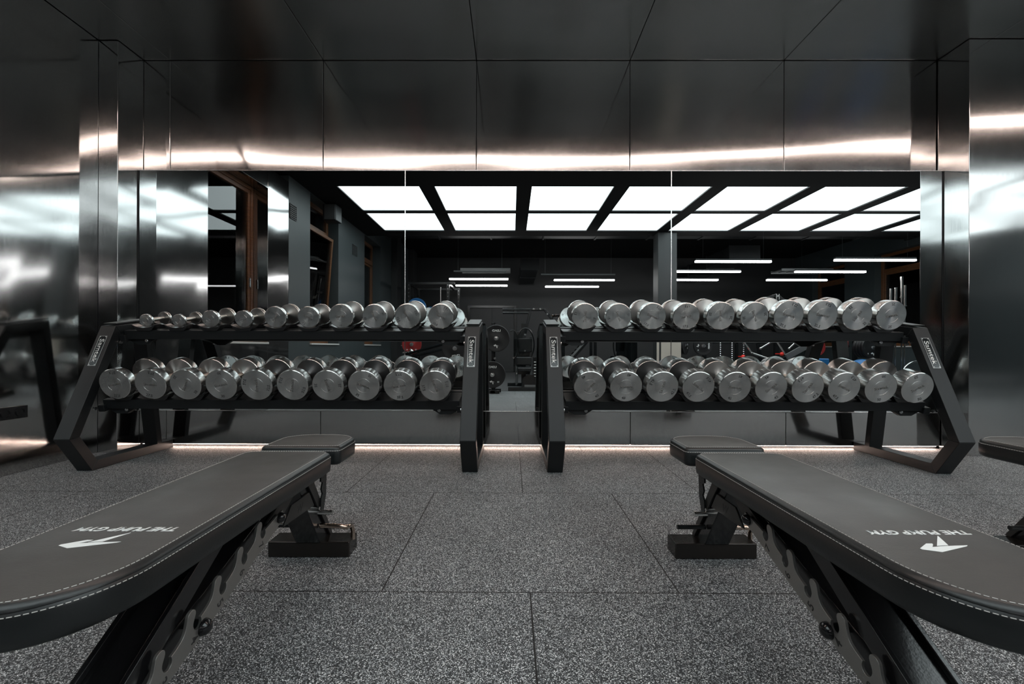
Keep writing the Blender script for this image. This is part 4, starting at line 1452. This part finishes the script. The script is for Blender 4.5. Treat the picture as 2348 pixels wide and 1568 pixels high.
for p in ((4.93, -2.38, 0.62), (5.75, -2.38, 0.68)):
    m = MB(); m.ball(p, 0.042, 16); m.cyl(p, (p[0], p[1] - 0.22, p[2]), 0.012, 10); m.build('adjusting_knob', 'knob_red', t)
for px in (4.55, 4.80, 5.05):
    m = MB()
    for i in range(9): m.lathe([(0, 0.012), (0.012, 0.02), (0.024, 0.012)], (px - 0.05, -2.5, 0.92 - i * 0.045), (0, 0, -1), 10)
    m.build('chain', 'zinc', t)
m = MB(); m.bar((5.75, -2.22, 0.62), (6.35, -2.22, 0.95), 0.03, 0.12); m.build('foot_board', 'machine_grey', t, bevel=0.004)
c = mp(1611, 792, 9.2)
weight_plate(c, 0.20, 0.06, 'plate_rubber', 'black weight plate facing the mirror just right of the pillar', flip=R(90), number='20', group='black plates')
m = MB(); m.cyl((c.x, -2.58, c.z), (c.x, c.y + 0.09, c.z), 0.024, 20); m.build('peg', 'zinc', t)
weight_plate((3.66, c.y - 0.05, 0.84), 0.18, 0.08, 'plate_rubber', 'black weight plate seen nearly edge on beside the pillar', axis=(0.75, 0.66, 0), flip=R(90), arrow=False, group='black plates')
t2 = t
m = MB(); m.cyl((3.66, c.y - 0.05, 0.84), (3.66 - 0.09, c.y - 0.05 - 0.08, 0.84), 0.024, 20); m.cyl((3.66, c.y - 0.05, 0.84), (3.66 + 0.06, c.y, 0.84), 0.024, 20)
m.bar((3.60, c.y - 0.13, 0.006), (3.60, c.y - 0.13, 0.88), 0.05, 0.05, (0, 1, 0)); m.build('plate_post', 'machine_black', t)
for (x, y, z, rr, lab) in ((6.10, -1.84, 0.82, 0.17, 'dark red weight plate behind the row machine pegs'), (6.84, -2.02, 0.84, 0.20, 'red weight plate seen edge on beside the black plate stack')):
    weight_plate((x, y, z), rr, 0.06, 'plate_red', lab, axis=(0, 1, 0) if x < 6.5 else (0.8, 0.6, 0), group='red plates', number='25' if x < 6.5 else None)
    m = MB(); m.bar((x, y - 0.16, 0.006), (x, y - 0.16, z + 0.05), 0.05, 0.05, (0, 1, 0)); m.cyl((x, y - 0.16, z), (x, y + 0.06, z), 0.024, 16)
    o = m.build('plate_post', 'machine_black', t)

# stack of black plates at the right
t = empty('plate_tree', (7.35, -2.4, 0))
tag(t, 'black plate storage tree at the far right side of the mirror', 'plate tree')
m = MB(); m.bar((7.35, -2.45, 0.02), (7.35, -2.45, 1.1), 0.07, 0.07, (0, 1, 0)); m.box(7.05, 7.65, -2.5, -2.4, 0.005, 0.06); m.box(7.31, 7.39, -2.8, -1.9, 0.005, 0.06)
m.build('stand', 'machine_black', t, bevel=0.004)
m = MB(); m.cyl((7.35, -2.45, 0.82), (7.35, -1.90, 0.82), 0.024, 20); m.build('peg', 'zinc', t)
PL = ['front black plate of the stack at the mirror right side', 'second black plate in the stack at the mirror right side', 'third black plate in the stack at the mirror right side', 'rearmost black plate in the stack at the mirror right side']
for i in range(4):
    weight_plate((7.35, -2.0 - i * 0.07, 0.82), 0.225, 0.055, 'plate_rubber', PL[i], number='5', group='black plates in the stack')

# blue equipment
m = MB(); m.box(5.98, 6.24, -1.90, -1.66, 0.30, 0.60); m.box(6.03, 6.19, -1.85, -1.71, 0.001, 0.30)
tag(m.build('step_box', 'plate_blue', bevel=0.02, seg=3, loc=(6.1, -1.8, 0)), 'small blue step box behind the lower dumbbells, seen in the mirror', 'box')
m = MB(); m.ball((6.95, -1.75, 0.30), 0.29, 32)
tag(m.build('exercise_ball', 'plate_blue', loc=(6.95, -1.75, 0)), 'blue exercise ball on the floor near the black plate stack', 'ball')

# arm machine (high row)
t = empty('arm_machine', (6.1, -3.6, 0))
tag(t, 'tall black arm machine with angled top beam, reflected above the heavier dumbbells', 'exercise machine')
m = MB()
m.bar((7.15, -2.6, 0.03), (7.1, -2.6, 1.95), 0.07, 0.07, (0, 1, 0)) if False else None
m.bar((6.25, -3.4, 0.03), (6.25, -3.4, 2.05), 0.09, 0.09, (0, 1, 0)); m.bar((5.3, -3.4, 1.75), (6.25, -3.4, 2.06), 0.06, 0.06); m.bar((6.25, -3.4, 2.05), (6.95, -3.4, 1.5), 0.07, 0.07)
m.bar((5.65, -3.4, 1.78), (5.65, -3.4, 1.3), 0.03, 0.03, (0, 1, 0)); m.box(5.6, 6.9, -3.8, -3.7, 0.004, 0.08); m.box(6.2, 6.3, -3.8, -2.9, 0.004, 0.08)
m.bar((6.95, -3.4, 1.5), (6.95, -3.4, 0.4), 0.05, 0.05, (0, 1, 0))
m.build('frame', 'machine_black', t, bevel=0.004)
m = MB(); m.box(6.21, 6.225, -3.353, -3.345, 1.5, 2.08); m.box(6.275, 6.29, -3.353, -3.345, 1.5, 2.08); m.build('guide_rail', 'zinc', t)
for px, pz in ((6.25, 2.03), (6.42, 1.93), (6.60, 1.79), (6.25, 1.86)):
    m = MB(); m.cyl((px, -3.36, pz), (px, -3.34, pz), 0.022, 12); m.build('bolt', 'zinc', t)

# vertical barbell holder with bars, chrome attachment stand
t = empty('barbell_holder', (8.0, -2.2, 0))
tag(t, 'black floor stand holding upright barbells at the far right of the mirror', 'barbell stand')
m = MB(); m.box(7.65, 8.35, -2.38, -2.03, 0.004, 0.10); m.build('base', 'machine_black', t, bevel=0.01)
BL = ['shortest upright chrome barbell, leftmost in the stand', 'second upright chrome barbell from the left in the stand', 'tallest upright chrome barbell in the stand', 'upright chrome barbell right of the tallest one']
for i, (x, y, zt, lab) in enumerate(((2039, 661, 2.05, 0), (2050, 659, 2.07, 1), (2064, 634, 2.30, 2), (2071, 655, 2.12, 3))):
    X = (x - 1173) / FPX * 9.1
    g = MB(); g.lathe([(0, 0.034), (0.22, 0.034), (0.22, 0.026)], (X, -2.2, 0.10), (0, 0, 1), 16); g.build('socket', 'machine_black', t)
    b = empty('barbell', (X, -2.2, 0.105)); tag(b, BL[i], 'barbell', 'barbells in the upright stand')
    m = MB(); m.cyl((X, -2.2, 0.11), (X, -2.2, zt - 0.42), 0.014, 14); m.build('shaft', 'chrome', b)
    m = MB(); m.cyl((X, -2.2, zt - 0.42), (X, -2.2, zt), 0.025, 18); m.cyl((X, -2.2, zt - 0.44), (X, -2.2, zt - 0.42), 0.036, 18); m.build('sleeve', 'chrome', b)
t = empty('attachment_stand', (8.3, -1.95, 0))
tag(t, 'chrome stand of hanging cable handles beside the upright barbells', 'stand')
m = MB(); m.cyl((8.35, -1.9, 0.01), (8.35, -1.9, 1.85), 0.018, 14); m.box(8.15, 8.55, -2.0, -1.8, 0.004, 0.04)
m.tube([(8.25, -1.9, 1.45), (8.3, -1.9, 1.5), (8.42, -1.9, 1.5), (8.45, -1.9, 1.40)], 0.012); m.tube([(8.25, -1.9, 0.92), (8.45, -1.9, 0.92)], 0.012); m.tube([(8.25, -1.9, 0.7), (8.45, -1.9, 0.7)], 0.012)
m.build('stand', 'chrome', t)
for i, z in enumerate((1.45, 0.9)):
    m = MB(); m.tube([(8.43, -1.88, z), (8.43, -1.88, z - 0.22), (8.41, -1.88, z - 0.36), (8.45, -1.88, z - 0.36), (8.435, -1.88, z - 0.22)], 0.011); m.build('handle', 'chrome', t)
m = MB(); m.lathe([(0, 0.10), (0.03, 0.12), (0.06, 0.05)], (8.38, -1.9, 1.62), (0, 0.3, 1), 20); m.build('rope_holder', 'zinc', t)
pts = [(8.1 + 0.33 * math.cos(R(a)), -1.8, 0.22 + 0.33 * math.sin(R(a))) for a in range(0, 181, 10)]
m = MB(); m.tube(pts, 0.022, 12)
tag(m.build('hoop_rail', 'zinc', loc=(8.1, -1.8, 0)), 'pale curved rail hoop near the floor at the mirror right edge', 'rail')

# light switch on the far part of the left wall
m = MB(); m.box(XL, XL + 0.012, -6.05, -5.93, 1.95, 2.15); m.box(XL + 0.012, XL + 0.018, -6.02, -5.96, 2.0, 2.1)
tag(m.build('wall_switch', 'vent_grey', bevel=0.002, loc=(XL, -6.0, 2.0)), 'small dark wall switch plate far along the window wall', 'switch')
